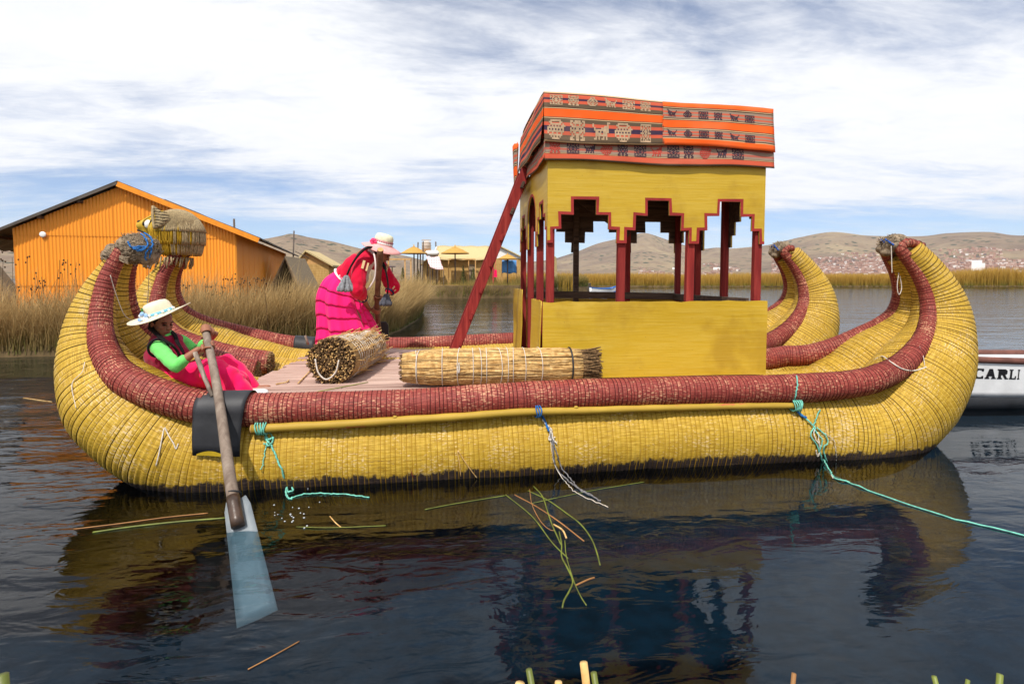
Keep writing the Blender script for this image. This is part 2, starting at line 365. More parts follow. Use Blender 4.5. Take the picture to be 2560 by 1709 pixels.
def hull_curve(Yc, stretch=1.0, n=1600, dz=0.0):
    S_ = ST.copy(); S_[:, 1] += dz; neg = S_[:, 0] < -1.2; S_[neg, 0] = -1.2 + (S_[neg, 0] + 1.2) * stretch
    A = np.column_stack([S_[:, 0], np.zeros(len(S_)), S_[:, 1], S_[:, 2], S_[:, 3], S_[:, 4], S_[:, 5]]); C = crom(A, n)
    k = np.exp(-.5 * (np.arange(-120, 121) / 24.0) ** 2); k /= k.sum()          # fair the lines
    pad = np.vstack([2 * C[0] - C[120:0:-1], C, 2 * C[-1] - C[-2:-122:-1]])
    return np.stack([np.convolve(pad[:, j], k, 'valid') for j in range(7)], 1)
def offset_path(C, Yc, lat, ck):             # lat: sideways factor per w, ck: factor on c
    T = np.gradient(C[:, [0, 2]], axis=0); T /= np.linalg.norm(T, axis=1)[:, None]; N = np.column_stack([-T[:, 1], T[:, 0]])
    X = C[:, 0] + N[:, 0] * C[:, 4] * ck; Z = C[:, 2] + N[:, 1] * C[:, 4] * ck
    Y = Yc + SKEW * (C[:, 0] - .3) + lat * C[:, 5]; return np.column_stack([X, Y, Z])
def bundle(path, rad, seg, spacing, mats, parent, names, cord_r=.0034, squash=1.0, wob=.012, rings=True):
    d = np.r_[0, np.cumsum(np.linalg.norm(np.diff(path, axis=0), axis=1))]; L = d[-1]; nb = max(4, int(L / spacing))
    edges = np.linspace(0, L, nb + 1); edges[1:-1] += RNG.normal(0, spacing * .12, nb - 1)
    xs = [0.0]; pinch = [1]
    for i in range(nb):
        a, b = edges[i], edges[i + 1]; xs += [a + (b - a) * .3, a + (b - a) * .7, b]; pinch += [0, 0, 1]
    xs = np.array(xs); pinch = np.array(pinch)
    P = np.stack([np.interp(xs, d, path[:, k]) for k in range(3)], 1); r = np.interp(xs, d, rad)
    r = r * (1 + wob * np.interp(xs, np.linspace(0, L, nb // 5 + 3), RNG.normal(0, 1, nb // 5 + 3))) * (1 - .022 * pinch)
    T = np.gradient(P, axis=0); T /= np.linalg.norm(T, axis=1)[:, None]
    Yv = np.array([0, 1.0, 0]); B = Yv - T * (T @ Yv)[:, None]; B /= np.linalg.norm(B, axis=1)[:, None]; N = np.cross(T, B)
    lumpf = lambda a_, x_: 1 + .010 * np.sin(a_ * 5 + 1) * np.sin(x_ / .31)
    ang = np.linspace(0, 2 * np.pi, seg + 1)          # seam doubled so the length-wise grain closes
    lump = lumpf(ang[None, :], xs[:, None])
    V = P[:, None, :] + (N[:, None, :] * np.cos(ang)[None, :, None] + B[:, None, :] * np.sin(ang)[None, :, None]) * (r[:, None] * lump)[:, :, None]
    U = np.stack([np.repeat(xs[:, None], seg + 1, 1), ang[None, :] * np.mean(rad) * np.ones(len(xs))[:, None]], 2)
    nr = len(xs); I = np.arange(nr * (seg + 1)).reshape(nr, seg + 1)
    Fc = np.stack([I[:-1, :-1], I[:-1, 1:], I[1:, 1:], I[1:, :-1]], -1).reshape(-1, 4).tolist()
    Fc += [tuple(range(seg)), tuple((nr - 1) * (seg + 1) + k for k in range(seg - 1, -1, -1))]
    m = MB(); m.add(V.reshape(-1, 3), Fc, U.reshape(-1, 2)); ob = m.build(names[0], mats[0], parent, True)
    if rings:
        m = MB(); sg = seg; ak = np.linspace(0, 2 * np.pi, sg, endpoint=False); idx = np.where(pinch == 1)[0]
        VV = []; FF = []; base = 0
        J = np.arange(sg)
        for q in idx:
            tilt = RNG.normal(0, .10, 2) * spacing * .5; rr = (r[q] * lumpf(ak, xs[q]) + cord_r * .35)[:, None]; cr = cord_r * RNG.uniform(.75, 1.3)
            rad_dir = N[q] * np.cos(ak)[:, None] + B[q] * np.sin(ak)[:, None]
            ctr = P[q] + rad_dir * rr + T[q] * (np.cos(ak) * tilt[0] + np.sin(ak) * tilt[1])[:, None] * 2
            ring = np.stack([ctr - T[q] * cr, ctr + rad_dir * cr * 1.2, ctr + T[q] * cr], 1); VV.append(ring.reshape(-1, 3))
            for e in (0, 1):
                a = base + J * 3 + e; b = base + ((J + 1) % sg) * 3 + e; FF.append(np.stack([a, b, b + 1, a + 1], 1))
            base += sg * 3
        m.add(np.concatenate(VV), np.concatenate(FF).tolist()); c = m.build(names[1], mats[1], ob, True, fix=False); c['kind'] = 'stuff'
    return ob, P, T, N, B, r
boat = thing('reed_boat', (0, 6.2, 0), 'large double-hulled yellow and red totora reed boat with upswept ends', 'reed boat')
YEL = (M['yreed'], M['cord_y']); RED = (M['rreed'], M['cord_r'])
RAIL = {}
CURV = {}
def red_r(wv): return .035 + .09 * wv
for hull_name, Yc, stretch in (('near', YN, 1.0), ('far', YF, 1.30)):
    C = hull_curve(Yc, stretch, dz=0 if hull_name == 'near' else .05); CURV[hull_name] = C
    for sgn in (-1, 1):
        P = offset_path(C, Yc, .45 * sgn, 0.0)
        if hull_name == 'near' and sgn == -1: NEAR_Y = (P, C[:, 3])
        bundle(P[:1590], C[:1590, 3], 40, .040, YEL, boat, ('yellow_reed_bundle', 'binding_cord'))
        P = offset_path(C, Yc, .75 * sgn, 1.0); rr = red_r(C[:, 6])
        if (hull_name == 'near') == (sgn == -1):                       # outer gunwale runs the whole length
            # the stern end folds back over the tip
            tip = P[-1]; tT = P[-1] - P[-12]; tT /= np.linalg.norm(tT); tO = np.array([-tT[2], 0, tT[0]]) * -1.0; add = np.array([tip + [-.012, 0, .05], tip + [.03, 0, .085], tip + [.11, .01, .088], tip + [.24, .02, .062]])
            P2 = crom(np.vstack([P[::40], P[-1:], add]), 1700); r2 = np.r_[np.interp(np.linspace(0, 1, 1640), np.linspace(0, 1, len(rr)), rr), np.linspace(rr[-1], .034, 60)]
            RAIL[hull_name] = bundle(P2, r2, 26, .034, RED, boat, ('red_reed_roll', 'binding_cord'))
        else:
            left = P[:, 0] < (-1.93 if hull_name == 'near' else -1.94); right = P[:, 0] > 2.9
            left[800:] = False; right[:800] = False
            bundle(P[left], rr[left], 26, .03, RED, boat, ('red_reed_roll', 'binding_cord'))
            e = P[left][-1]; mm = MB(); t_ = (P[left][-1] - P[left][-4]); t_ /= np.linalg.norm(t_)
            for _ in range(260):                                        # open cut end: a brush of reed butts
                a = random.uniform(0, 6.28); q = math.sqrt(random.random()) * rr[left][-1] * .97; l = random.uniform(.005, .035)
                b0 = Vector(e) + Vector((0, math.cos(a) * q, math.sin(a) * q)) - Vector(t_) * .02; mm.tube([b0, b0 + Vector(t_) * (l + .02)], .006, 5)
            k = mm.build('cut_reed_end', M['straw_cut'], boat); k['kind'] = 'stuff'
            tip = P[right][-1]; tT = P[-1] - P[-12]; tT /= np.linalg.norm(tT); tO = np.array([-tT[2], 0, tT[0]]) * -1.0; add = np.array([tip + [-.012, 0, .05], tip + [.03, 0, .085], tip + [.11, .0, .085]])
            Q = np.vstack([P[right][::40], P[-1:], add]); P2 = crom(Q, 900); rq = rr[right]
            bundle(P2, np.r_[np.interp(np.linspace(0, 1, 850), np.linspace(0, 1, len(rq)), rq), np.linspace(rq[-1], .04, 50)], 26, .03, RED, boat, ('red_reed_roll', 'binding_cord'))
    # bound fibre cap over the stern tip
    tp = C[-1]; mb = MB(); cx, cy, cz = tp[0], lat_y(tp[0], Yc), tp[2]
    for dx, dy, dz, r_ in ((-.05, 0, .05, .10), (-.10, -.02, .01, .085), (-.12, .05, -.02, .075), (.01, .03, .08, .075), (-.14, .0, -.06, .055)): mb.ell((cx + dx, cy + dy, cz + dz), (r_, r_ * 1.25, r_ * .75))
    cap = fuse(mb, 'fibre_cap', M['fibre'], boat, .012, 3)
    hb = MB()
    for _ in range(420):
        q = Vector((random.gauss(0, 1), random.gauss(0, 1), random.gauss(0, 1))).normalized(); b0 = Vector((cx - .06, cy, cz + .03)) + Vector((q.x * .12, q.y * .13, q.z * .09))
        tdir = Vector((random.gauss(0, 1), random.gauss(0, 1), random.gauss(0, .5))); tdir -= q * tdir.dot(q) * .7; tdir.normalize(); hb.tube([b0, b0 + tdir * .05], .0035, 3, False)
    k = hb.build('loose_fibre', M['fibre'], cap); k['kind'] = 'stuff'
    for q in range(2):
        rp = [(cx - .16, cy - .12 + q * .1, cz + .01), (cx - .17, cy - .02 + q * .05, cz + .07), (cx - .08, cy + .12, cz + .06)]
        rope(rp, .008, 12, 6, .006).build('blue_cord', plain('blue_cord_%d' % q, S(24, 78, 160), .7), cap)
# ---------------------------------------------------------------- deck, cabin, cloths, ladder
def wood(name, base, dark, light, grain=(1.2, 30, 30), rough=.8, paint=None):
    n = NT(name); v = n.map(n.tc(), grain); r = n.rnd()
    off = n.t.nodes.new('ShaderNodeVectorMath'); off.operation = 'ADD'; n.put(off.inputs[0], v)
    cx = n.t.nodes.new('ShaderNodeCombineXYZ'); n.put(cx.inputs[0], n.math('MULTIPLY', r, 37.0)); n.put(cx.inputs[1], n.math('MULTIPLY', r, 91.0)); n.put(off.inputs[1], cx.outputs[0])
    g = n.noise(off.outputs[0], 1.0, 5, .62, .5); b = n.noise(n.map(n.tc(), (2, 3, 3)), 1.0, 3)
    c = n.ramp(g, [(.28, dark), (.5, base), (.72, light)])
    c = n.mix(n.math('MULTIPLY', n.math('POWER', r, 2.0), .6), c, dark); c = n.mix(n.math('MULTIPLY', n.step(b, .5, .75), .3), c, light)
    n.bump(g, .4, .006); return n.done(c, rough, .25)
M['plank'] = wood('weathered_deck_wood', S(184, 152, 138), S(128, 98, 88), S(218, 192, 176))
M['red_wood'] = wood('red_painted_wood', S(136, 40, 36), S(100, 26, 27), S(164, 64, 54), (30, 30, 2))
M['bare_wood'] = wood('dark_bare_wood', S(84, 66, 54), S(46, 36, 30), S(116, 94, 78), (2, 30, 30))
M['pole_wood'] = wood('silver_weathered_pole', S(150, 134, 120), S(104, 88, 76), S(186, 172, 156), (18, 18, 2.2))
M['brown_pole'] = wood('brown_pole_wood', S(112, 78, 58), S(78, 52, 40), S(140, 104, 80), (18, 18, 2.2))
M['cut_wood'] = plain('fresh_cut_wood', S(206, 160, 104), .8, .25, 20)
def paint_ply(name, base, pale, dark):
    n = NT(name); v = n.tc(); g = n.noise(n.map(v, (3, 3, 60)), 1.0, 4, .6); b = n.noise(v, 1.7, 4, .6); e = n.noise(n.map(v, (1.2, 1.2, 5)), 1.6, 5, .65)
    c = n.mix(n.math('MULTIPLY', n.step(g, .35, .7), .35), base, pale); c = n.mix(n.math('MULTIPLY', n.step(b, .46, .66), .55), c, dark)
    c = n.mix(n.math('MULTIPLY', n.step(e, .56, .72), .40), c, pale); sp = n.voro(v, 16); c = n.mix(n.step(sp, .05, .02), c, S(60, 44, 20))
    n.bump(n.math('ADD', g, n.math('MULTIPLY', b, 2.0)), .25, .01); return n.done(c, .5, .4)
M['ply'] = paint_ply('yellow_painted_plywood', S(192, 156, 32), S(210, 180, 80), S(156, 120, 24))
M['red_trim'] = plain('red_brushed_edge', S(152, 44, 40), .65, .2, 14)
DZ = .632; DX0, DX1 = -1.80, 3.0
deck = MB(); 
for yy in (4.80, 5.5, 6.2, 6.9, 7.55): deck.bar((DX0 + .12, yy, DZ - .066), (DX1 - .05, yy, DZ - .066), .07, .07)
dk = deck.build('deck_frame', M['bare_wood'], boat)
yy = 4.66
i = 0
while yy < 7.72:
    wd = random.uniform(.10, .155); x0 = DX0 + random.uniform(-.035, .035) + .10 * (yy - 4.66) / 3 ; 
    splits = [x0, random.choice([-.6, .1, .5, DX1]) + random.uniform(-.2, .2), DX1] if random.random() < .35 else [x0, DX1]
    splits = [s_ for s_ in splits if s_ <= DX1]
    if splits[-1] < DX1: splits.append(DX1)
    for a, b in zip(splits[:-1], splits[1:]):
        p = MB(); dz = random.uniform(-.005, .005); ty = SKEW * .4
        p.bar((a + .003, yy + wd / 2, DZ - .014 + dz), (b - .003, yy + wd / 2 + ty * (b - a) * .15, DZ - .014 + dz + random.uniform(-.004, .004)), wd - .018, .024, bev=.003)
        p.build('plank', M['plank'], dk)
    yy += wd
# ---- cabin
CY0, CY1 = 5.18, 7.20
CX0, CX1 = at(1368, 700, CY0).x, at(1908, 700, CY0).x
CW = CX1 - CX0; CD = CY1 - CY0
cabin = thing('boat_cabin', ((CX0 + CX1) / 2, (CY0 + CY1) / 2, DZ), 'open yellow plywood cabin with stepped arches and red posts on deck', 'cabin')
PZ1 = 1.352; PENZ = 1.895; WZ1 = 2.70
def stepped(width, heights):   # upside-down stepped profile across one bay, from (0, PENZ) up to the peak and back
    return None
def arch_wall(o0, ux, length, bays, thick, name, arch_mid=False):
    """wall band with stepped openings below; o0: bottom corner at PENZ, ux: unit vector along the wall. returns wall object"""
    poly = [(0, WZ1 - PENZ)]; low = [(0, 0)]; bw = length / bays; trims = []
    for k in range(bays):
        x = k * bw; pen = .075 if k else .085
        if arch_mid and k == bays // 2:
            pts = [(x + .05, 0)]
            for t in np.linspace(0, math.pi, 13): pts.append((x + bw / 2 - (bw / 2 - .05) * math.cos(t), .30 + .26 * math.sin(t) ** .8))
            pts.append((x + bw - .05, 0))
        else:
            cx = x + bw / 2; h1, h2, h3 = .125, .262, .40; a, b, c = bw / 2 - pen / 2 - .01, bw * .315, bw * .15
            j = lambda: random.uniform(-.006, .006)
            pts = [(cx - a, 0), (cx - a + j(), h1), (cx - b, h1 + j()), (cx - b + j(), h2), (cx - c, h2 + j()), (cx - c + j(), h3), (cx + c + j(), h3), (cx + c, h2 + j()), (cx + b + j(), h2), (cx + b, h1 + j()), (cx + a + j(), h1), (cx + a, 0)]
        low += pts; trims.append(pts)
    low.append((length, 0))
    full = low + [(length, WZ1 - PENZ), (0, WZ1 - PENZ)]
    clean = [full[0]]
    for q in full[1:]:
        if math.hypot(q[0] - clean[-1][0], q[1] - clean[-1][1]) > 1e-5: clean.append(q)
    ux = Vector(ux); nrm = ux.cross(Vector((0, 0, 1)))
    m = MB(); m.prism(clean, o0, ux, (0, 0, 1), -nrm * thick); wall = m.build(name, M['ply'], cabin)
    bm = bmesh.new(); bm.from_mesh(wall.data); bmesh.ops.triangulate(bm, faces=[f for f in bm.faces if len(f.verts) > 4]); bm.to_mesh(wall.data); bm.free()
    ib = MB(); ib.prism(clean, Vector(o0) - nrm * (thick + .002), ux, (0, 0, 1), -nrm * .008); io = ib.build('inner_board', M['bare_wood'], wall)
    bm = bmesh.new(); bm.from_mesh(io.data); bmesh.ops.triangulate(bm, faces=[f for f in bm.faces if len(f.verts) > 4]); bm.to_mesh(io.data); bm.free()
    return wall, low, nrm
def trim_strip(wall, low, o0, ux, nrm, wid=.025):
    """brush-painted red border that follows the stepped edge"""
    ux = Vector(ux); o0 = Vector(o0); n_ = len(low); m = MB()
    pts = [Vector((a, b, 0)) for a, b in low]; up = []
    for i_ in range(n_):
        d0 = (pts[i_] - pts[i_ - 1]).normalized() if i_ else (pts[1] - pts[0]).normalized(); d1 = (pts[i_ + 1] - pts[i_]).normalized() if i_ < n_ - 1 else d0
        n0 = Vector((-d0.y, d0.x, 0)); n1 = Vector((-d1.y, d1.x, 0)); q = n0 + n1
        if q.length < 1e-6: q = n0
        q.normalize(); k = wid * random.uniform(.9, 1.15) / max(.45, q.dot(n0)); up.append(pts[i_] + q * k)
    for i_ in range(n_ - 1):
        quad = [pts[i_], pts[i_ + 1], up[i_ + 1], up[i_]]
        V = [o0 + ux * p.x + Vector((0, 0, max(-.002, p.y))) + nrm * .003 for p in quad]; V2 = [v - nrm * .002 for v in V]
        m.add(V + V2, [(0, 1, 2, 3), (7, 6, 5, 4), (0, 4, 5, 1), (1, 5, 6, 2), (2, 6, 7, 3), (3, 7, 4, 0)])
    m.build('red_trim', M['red_trim'], wall)
fo = Vector((CX0, CY0, PENZ))
wl_, low, nr = arch_wall(fo, (1, 0, 0), CW, 3, .012, 'arched_wall'); trim_strip(wl_, low, fo, (1, 0, 0), nr); wl_['label'] = 'front wall with three stepped arches edged in red'
ro = Vector((CX1 - .02, CY1, PENZ)); w2, low2, nr2 = arch_wall(ro, (-1, 0, 0), CW - .04, 3, .012, 'arched_wall'); trim_strip(w2, low2, ro, (-1, 0, 0), nr2)
lo_ = Vector((CX0, CY1 - .02, PENZ)); w3, low3, nr3 = arch_wall(lo_, (0, -1, 0), CD - .035, 3, .012, 'arched_wall', True); trim_strip(w3, low3, lo_, (0, -1, 0), nr3)
go = Vector((CX1, CY0 + .015, PENZ)); w4, low4, nr4 = arch_wall(go, (0, 1, 0), CD - .035, 3, .012, 'arched_wall', True); trim_strip(w4, low4, go, (0, 1, 0), nr4)
def post(x, y, z0, z1, sz=.068, mat='red_wood', lean=0.0):
    p = MB(); p.bar((x - lean, y, z0), (x, y, z1), sz, sz * .9, up=(0, 1, 0), bev=.004); return p.build('post', M[mat], cabin)
pw = .04
for k in range(4):
    post(CX0 + pw + (CW - 2 * pw) * k / 3, CY0 + .055, DZ + .004, 2.66 if k in (0, 3) else PENZ + .3, .072, lean=random.uniform(-.004, .012))
    post(CX0 + pw + (CW - 2 * pw) * k / 3, CY1 - .055, DZ + .004, 2.66, .066, 'bare_wood' if k == 1 else 'red_wood')
for k in (1, 2):
    for X in (CX0 + .045, CX1 - .045): post(X, CY0 + CD * k / 3 + .02, DZ + .004, 2.4, .07)
# lower panels
def warped_panel(p0, ux, length, z0, z1, nrm, name, bow=.012, rag=.004, seed=0):
    p0, ux, nrm = Vector(p0), Vector(ux), Vector(nrm); nx, nz = 28, 10; m = MB(); rows = []; back = []
    for j in range(nz + 1):
        r_ = []; b_ = []
        for i_ in range(nx + 1):
            u, v = i_ / nx, j / nz; z = z0 + (z1 - z0) * v
            if j == nz: z += rag * mnoise.noise((u * 14 + seed, seed, 0)) * 2
            d = bow * (mnoise.noise((u * 2.2 + seed, v * 1.6, seed)) + .6 * (1 - v) * math.sin(u * 5 + seed)) + .02 * max(0, u - .93) / .07 * (1 - v) * .5
            p = p0 + ux * (length * u) + nrm * d; p.z = z; r_.append(p); b_.append(p - nrm * .009)
        rows.append(r_); back.append(b_)
    m.grid(rows); m.grid(back)
    rim = [rows[0][i_] for i_ in range(nx + 1)] + [rows[j][nx] for j in range(1, nz + 1)] + [rows[nz][i_] for i_ in range(nx - 1, -1, -1)] + [rows[j][0] for j in range(nz - 1, -1, -1)]
    rimb = [back[0][i_] for i_ in range(nx + 1)] + [back[j][nx] for j in range(1, nz + 1)] + [back[nz][i_] for i_ in range(nx - 1, -1, -1)] + [back[j][0] for j in range(nz - 1, -1, -1)]
    m.grid([rim + rim[:1], rimb + rimb[:1]])
    return m.build(name, M['ply'], cabin, True)
xa, xb = at(1357, 750, CY0 - .03).x, at(1919, 750, CY0 - .03).x
warped_panel((xa, CY0 - .02, 0), (1, 0, 0), xb - xa, DZ + .006, PZ1, (0, -1, 0), 'wall_panel', .026, .010, 1)
warped_panel((CX1 - .05, CY1 + .015, 0), (-1, 0, 0), CW - .1, DZ + .006, PZ1 - .05, (0, 1, 0), 'wall_panel', .012, .006, 4)
warped_panel((xa - .012, CY0 + .62, 0), (0, -1, 0), .61, DZ + .006, PZ1 + .005, (-1, 0, 0), 'wall_panel', .012, .006, 2)
warped_panel((xa - .035, CY1 + .02, 0), (.03, -1, 0), .72, DZ + .006, PZ1 + .085, (-1, 0, 0), 'wall_panel', .02, .008, 3)
warped_panel((CX1 + .016, CY0 + .03, 0), (0, 1, 0), .62, DZ + .006, PZ1 - .03, (1, 0, 0), 'wall_panel', .012, .004, 6)
warped_panel((CX1 + .016, CY1 - .68, 0), (0, 1, 0), .64, DZ + .006, PZ1 - .03, (1, 0, 0), 'wall_panel', .012, .004, 7)
for (p, q) in (((CX0 + .1, CY1 - .11, PZ1 + .015), (CX1 - .1, CY1 - .11, PZ1 - .02)), ((CX0 + .09, CY0 + .10, PZ1 - .07), (CX1 - .09, CY0 + .10, PZ1 - .07)), ((CX1 - .10, CY0 + .1, PZ1 - .02), (CX1 - .10, CY1 - .1, PZ1 - .03)), ((CX0 + .02, CY1 - .09, 2.62), (CX1 - .02, CY1 - .09, 2.62)), ((CX0 + .02, CY0 + .10, 2.62), (CX1 - .02, CY0 + .10, 2.62))):
    b = MB(); b.bar(p, q, .03, .085, bev=.003); b.build('rail', M['bare_wood'], cabin)
b = MB(); b.bar((CX0 + .62, CY1 - .12, 2.62), (CX0 + pw + (CW - 2 * pw) * 2 / 3, CY1 - .11, 2.12), .03, .07); b.build('brace', M['bare_wood'], cabin)
b = MB(); b.box(((CX0 + CX1) / 2, (CY0 + CY1) / 2, 2.685), (CW - .03, CD - .03, .02)); b.build('ceiling_board', M['bare_wood'], cabin)
RZ = 3.19
for X in (CX0 + .05, CX1 - .05):
    for Y in (CY0 + .05, CY1 - .28):
        b = MB(); b.bar((X, Y, 2.70), (X, Y, RZ - .03), .05, .05, up=(0, 1, 0)); b.build('roof_stud', M['bare_wood'], cabin)
# ---- woven cloths over the roof
def stripes(name, stops, axis_h):
    n = NT(name); v = n.sep(n.tc('UV'), 1); wob = n.noise(n.map(n.tc('UV'), (3, 1, 1)), 1.0, 2); f = n.math('ADD', n.math('DIVIDE', v, axis_h), n.math('MULTIPLY', n.math('SUBTRACT', wob, .5), .012))
    c = n.ramp(f, stops, 'CONSTANT'); wv = n.noise(n.map(n.tc('UV'), (260, 40, 1)), 1.0, 3); c = n.mix(n.math('MULTIPLY', wv, .3), c, n.mix(.5, c, (0.05, .04, .04)))
    fade = n.noise(n.map(n.tc('UV'), (1.4, 2, 1)), 1.0, 3); c = n.mix(n.math('MULTIPLY', n.step(fade, .45, .75), .15), c, S(226, 190, 160))
    n.bump(wv, .3, .003); return n.done(c, .9, .1)
OR, SAL, BR, TAN, BLK, NAV, TAU, RD = S(244, 98, 34), S(204, 92, 66), S(98, 82, 64), S(206, 170, 126), S(52, 40, 36), S(62, 48, 70), S(154, 132, 114), S(180, 98, 82)
def flip(seq):       # (fraction from the top, colour) -> ramp stops from the hem up
    tot = 1.0; out = []; ends = [p for p, _ in seq[1:]] + [1.0]
    for (p, c), e in zip(seq, ends): out.append((1 - e, c))
    out = sorted(out, key=lambda q: q[0]); return out
seqL = [(0, TAN), (.02, BLK), (.04, SAL), (.11, NAV), (.155, SAL), (.215, BR), (.295, BLK), (.31, TAN), (.325, BLK), (.335, OR), (.495, BLK), (.505, TAN), (.52, BR), (.605, SAL), (.675, NAV), (.775, SAL), (.85, BR), (.975, TAN)]
seqR = [(0, OR), (.10, BLK), (.115, TAN), (.13, BLK), (.145, BR), (.16, TAU), (.205, SAL), (.245, TAU), (.29, SAL), (.325, TAU), (.365, BLK), (.38, TAN), (.40, BLK), (.415, OR), (.585, BLK), (.60, TAN), (.62, BR), (.635, TAU), (.67, SAL), (.71, TAU), (.745, SAL), (.78, TAU), (.81, BLK), (.83, TAN), (.85, OR)]
seqV = [(0, TAU), (.14, RD), (.22, TAU), (.40, RD), (.50, TAU), (.62, BLK), (.64, TAN), (.67, BLK), (.69, SAL), (.92, BR)]
HU = RZ - 2.80; HV = .20
M['clothL'] = stripes('woven_cloth_brown_orange', flip(seqL), .43); M['clothR'] = stripes('woven_cloth_bright_orange', flip(seqR), .43); M['clothV'] = stripes('woven_cloth_taupe', flip(seqV), HV)
M['motif_pale'] = plain('pale_woven_motif', S(178, 150, 120), .95, .2, 40); M['motif_dark'] = plain('dark_woven_motif', S(70, 52, 62), .95, .2, 40); M['motif_red'] = plain('red_woven_motif', S(176, 70, 58), .95, .2, 40)
FX0, FX1 = CX0 - .03, CX1 + .045; FS = at(1652, 300, CY0).x
def top_z(x): t = (x - FX0) / (FX1 - FX0); return 3.245 - .085 * t + .008 * math.sin(t * 9)
def hem_z(x): t = (x - FX0) / (FX1 - FX0); return 2.80 - .035 * t * t - .012 * math.sin(t * 7)
def front_pt(x, v, off=0.0):               # v 0 hem .. 1 top
    z = hem_z(x) + (top_z(x) - hem_z(x)) * v
    w_ = .012 * mnoise.noise((x * 3.1, v * 2.2, 1.7)) + .006 * mnoise.noise((x * 9, v * 5, 4.1)) + (.03 * max(0, (x - FX1 + .12) / .12) ** 2 * (1 - v))
    return Vector((x + .025 * max(0, (x - FX1 + .2) / .2) * (1 - v) ** 2, CY0 - .03 - .03 * (1 - v) - off + w_ * (1.2 - v * .6), z))
def left_pt(y, v, off=0.0):
    t = (y - CY0) / CD; tz = 3.245 - .02 * t; hz = 2.80 - .02 * t + .008 * math.sin(t * 11)
    w_ = .014 * mnoise.noise((y * 3.3, v * 2, 9.7)); return Vector((FX0 - .01 - .03 * (1 - v) - off + w_ - .02 * math.sin(t * 3) * (1 - v), y, hz + (tz - hz) * v))
def cloth(x0, x1, mat, name, label, side=False):
    m = MB(); nx = max(6, int((x1 - x0) / .035)); rows = []; uvs = []
    for j in range(13):
        v = j / 12; rows.append([front_pt(x0 + (x1 - x0) * i_ / nx, v) for i_ in range(nx + 1)]); uvs.append([((x0 + (x1 - x0) * i_ / nx), .43 * v + .001) for i_ in range(nx + 1)])
    for j in range(1, 13):
        y = CY0 + (CD - .35) * j / 12; dr = 0 if j < 11 else -.06
        rows.append([Vector((x0 + (x1 - x0) * i_ / nx, y, top_z(x0 + (x1 - x0) * i_ / nx) + .015 * mnoise.noise((i_ * .2, y * 2, 3)) + .02 * math.sin(j / 12 * 3.1) + dr)) for i_ in range(nx + 1)])
        uvs.append([((x0 + (x1 - x0) * i_ / nx), .43 - (.43 * ((y - CY0) % .43) / .43) + .001) for i_ in range(nx + 1)])
    for j in range(1, 6): rows.append([Vector((q.x, q.y + .03, q.z - .07 * j)) for q in rows[24]]); uvs.append([(u[0], .43 - .07 * j) for u in uvs[12]])
    m.grid(rows, uvs); o = m.build(name, mat, None, True, solid=.004); tag(o, label, 'cloth'); 
    if side:
        m = MB(); rows = []; uvs = []
        for j in range(13):
            v = j / 12; rows.append([left_pt(CY0 - .028 + (CD - .40) * i_ / 40, v) for i_ in range(41)]); uvs.append([(i_ * .05, .43 * v + .001) for i_ in range(41)])
        m.grid(rows, uvs); m.build('side_drape', mat, o, True, solid=.004)
    return o
clL = cloth(FX0 - .012, FS + .012, M['clothL'], 'woven_cloth', 'brown and orange woven cloth with pale figures over left half of cabin roof', True)
clR = cloth(FS, FX1, M['clothR'], 'woven_cloth', 'bright orange striped woven cloth over right half of cabin roof')
# short cloth band beneath
def val_pt(x, v, off=0.0):
    zb = 2.635 - .03 * (x - FX0) / (FX1 - FX0) + .010 * math.sin((x - FX0) * 4.2); zt = hem_z(x) + .03; return Vector((x + (.02 if x > FX1 - .05 else 0), CY0 - .022 - .02 * (1 - v) - off + .010 * mnoise.noise((x * 4, v * 3, 7)), zb + (zt - zb) * v))
def val_left(y, v): 
    t = (y - CY0) / CD; zb = 2.64 - .02 * math.sin(t * 9); zt = 2.83; return Vector((FX0 + .005 - .02 * (1 - v) + .01 * mnoise.noise((y * 4, v * 3, 2)), y, zb + (zt - zb) * v))
m = MB(); m.grid([[val_pt(FX0 - .005 + (FX1 - FX0) * i_ / 60, j / 8) for i_ in range(61)] for j in range(9)], [[(i_ * .032, HV * j / 8 + .001) for i_ in range(61)] for j in range(9)])
clV = m.build('woven_cloth', M['clothV'], None, True, solid=.004); tag(clV, 'narrow taupe woven cloth band hanging below the orange roof cloths', 'cloth')
m = MB(); m.grid([[val_left(CY0 - .04 + CD * i_ / 50, j / 8) for i_ in range(51)] for j in range(9)], [[(i_ * .04, HV * j / 8 + .001) for i_ in range(51)] for j in range(9)]); m.build('side_drape', M['clothV'], clV, True, solid=.004)
BMP = {
 'camelid': ["..........11", "1.........1.", "1.......111.", ".1....11111.", ".1111111111.", "..11.1.1111.", "..1111.111..", "..11111111..", "..1.1..1.1..", ".11.1.11.1..", "............"],
 'jar': ["..1111111...", ".11.....11..", "..1111111.1.", ".1.1.1.1.111", "11111111111.", "1.1.1.1.1.1.", "11111111111.", "1..1..1..1..", ".111111111..", "..1.1.1.1...", "...11111...."],
 'weave': ["111111111111", "1..1.11.1..1", "11.11..11.11", "1.11.11.11.1", "..1.1111.1..", "1111.11.1111", "..1.1111.1..", "1.11.11.11.1", "11.11..11.11", "1..1.11.1..1", "111111111111"],
 'figure': ["11.1111.11..", "1.111111.1..", "11.1..1.11..", ".11111111...", "1.1.11.1.1..", "1111111111..", "1.11..11.1..", ".1.1111.1...", ".11.11.11...", "11..11..11..", "111.11.111.."],
 'flask': ["....1111....", "....1..1....", "...111111...", "..11.11.11..", ".11.1111.11.", ".1.11.11.1..", ".1.1.11.1.1.", ".11.1111.11.", "..11.11.11..", "...111111...", "............"]}
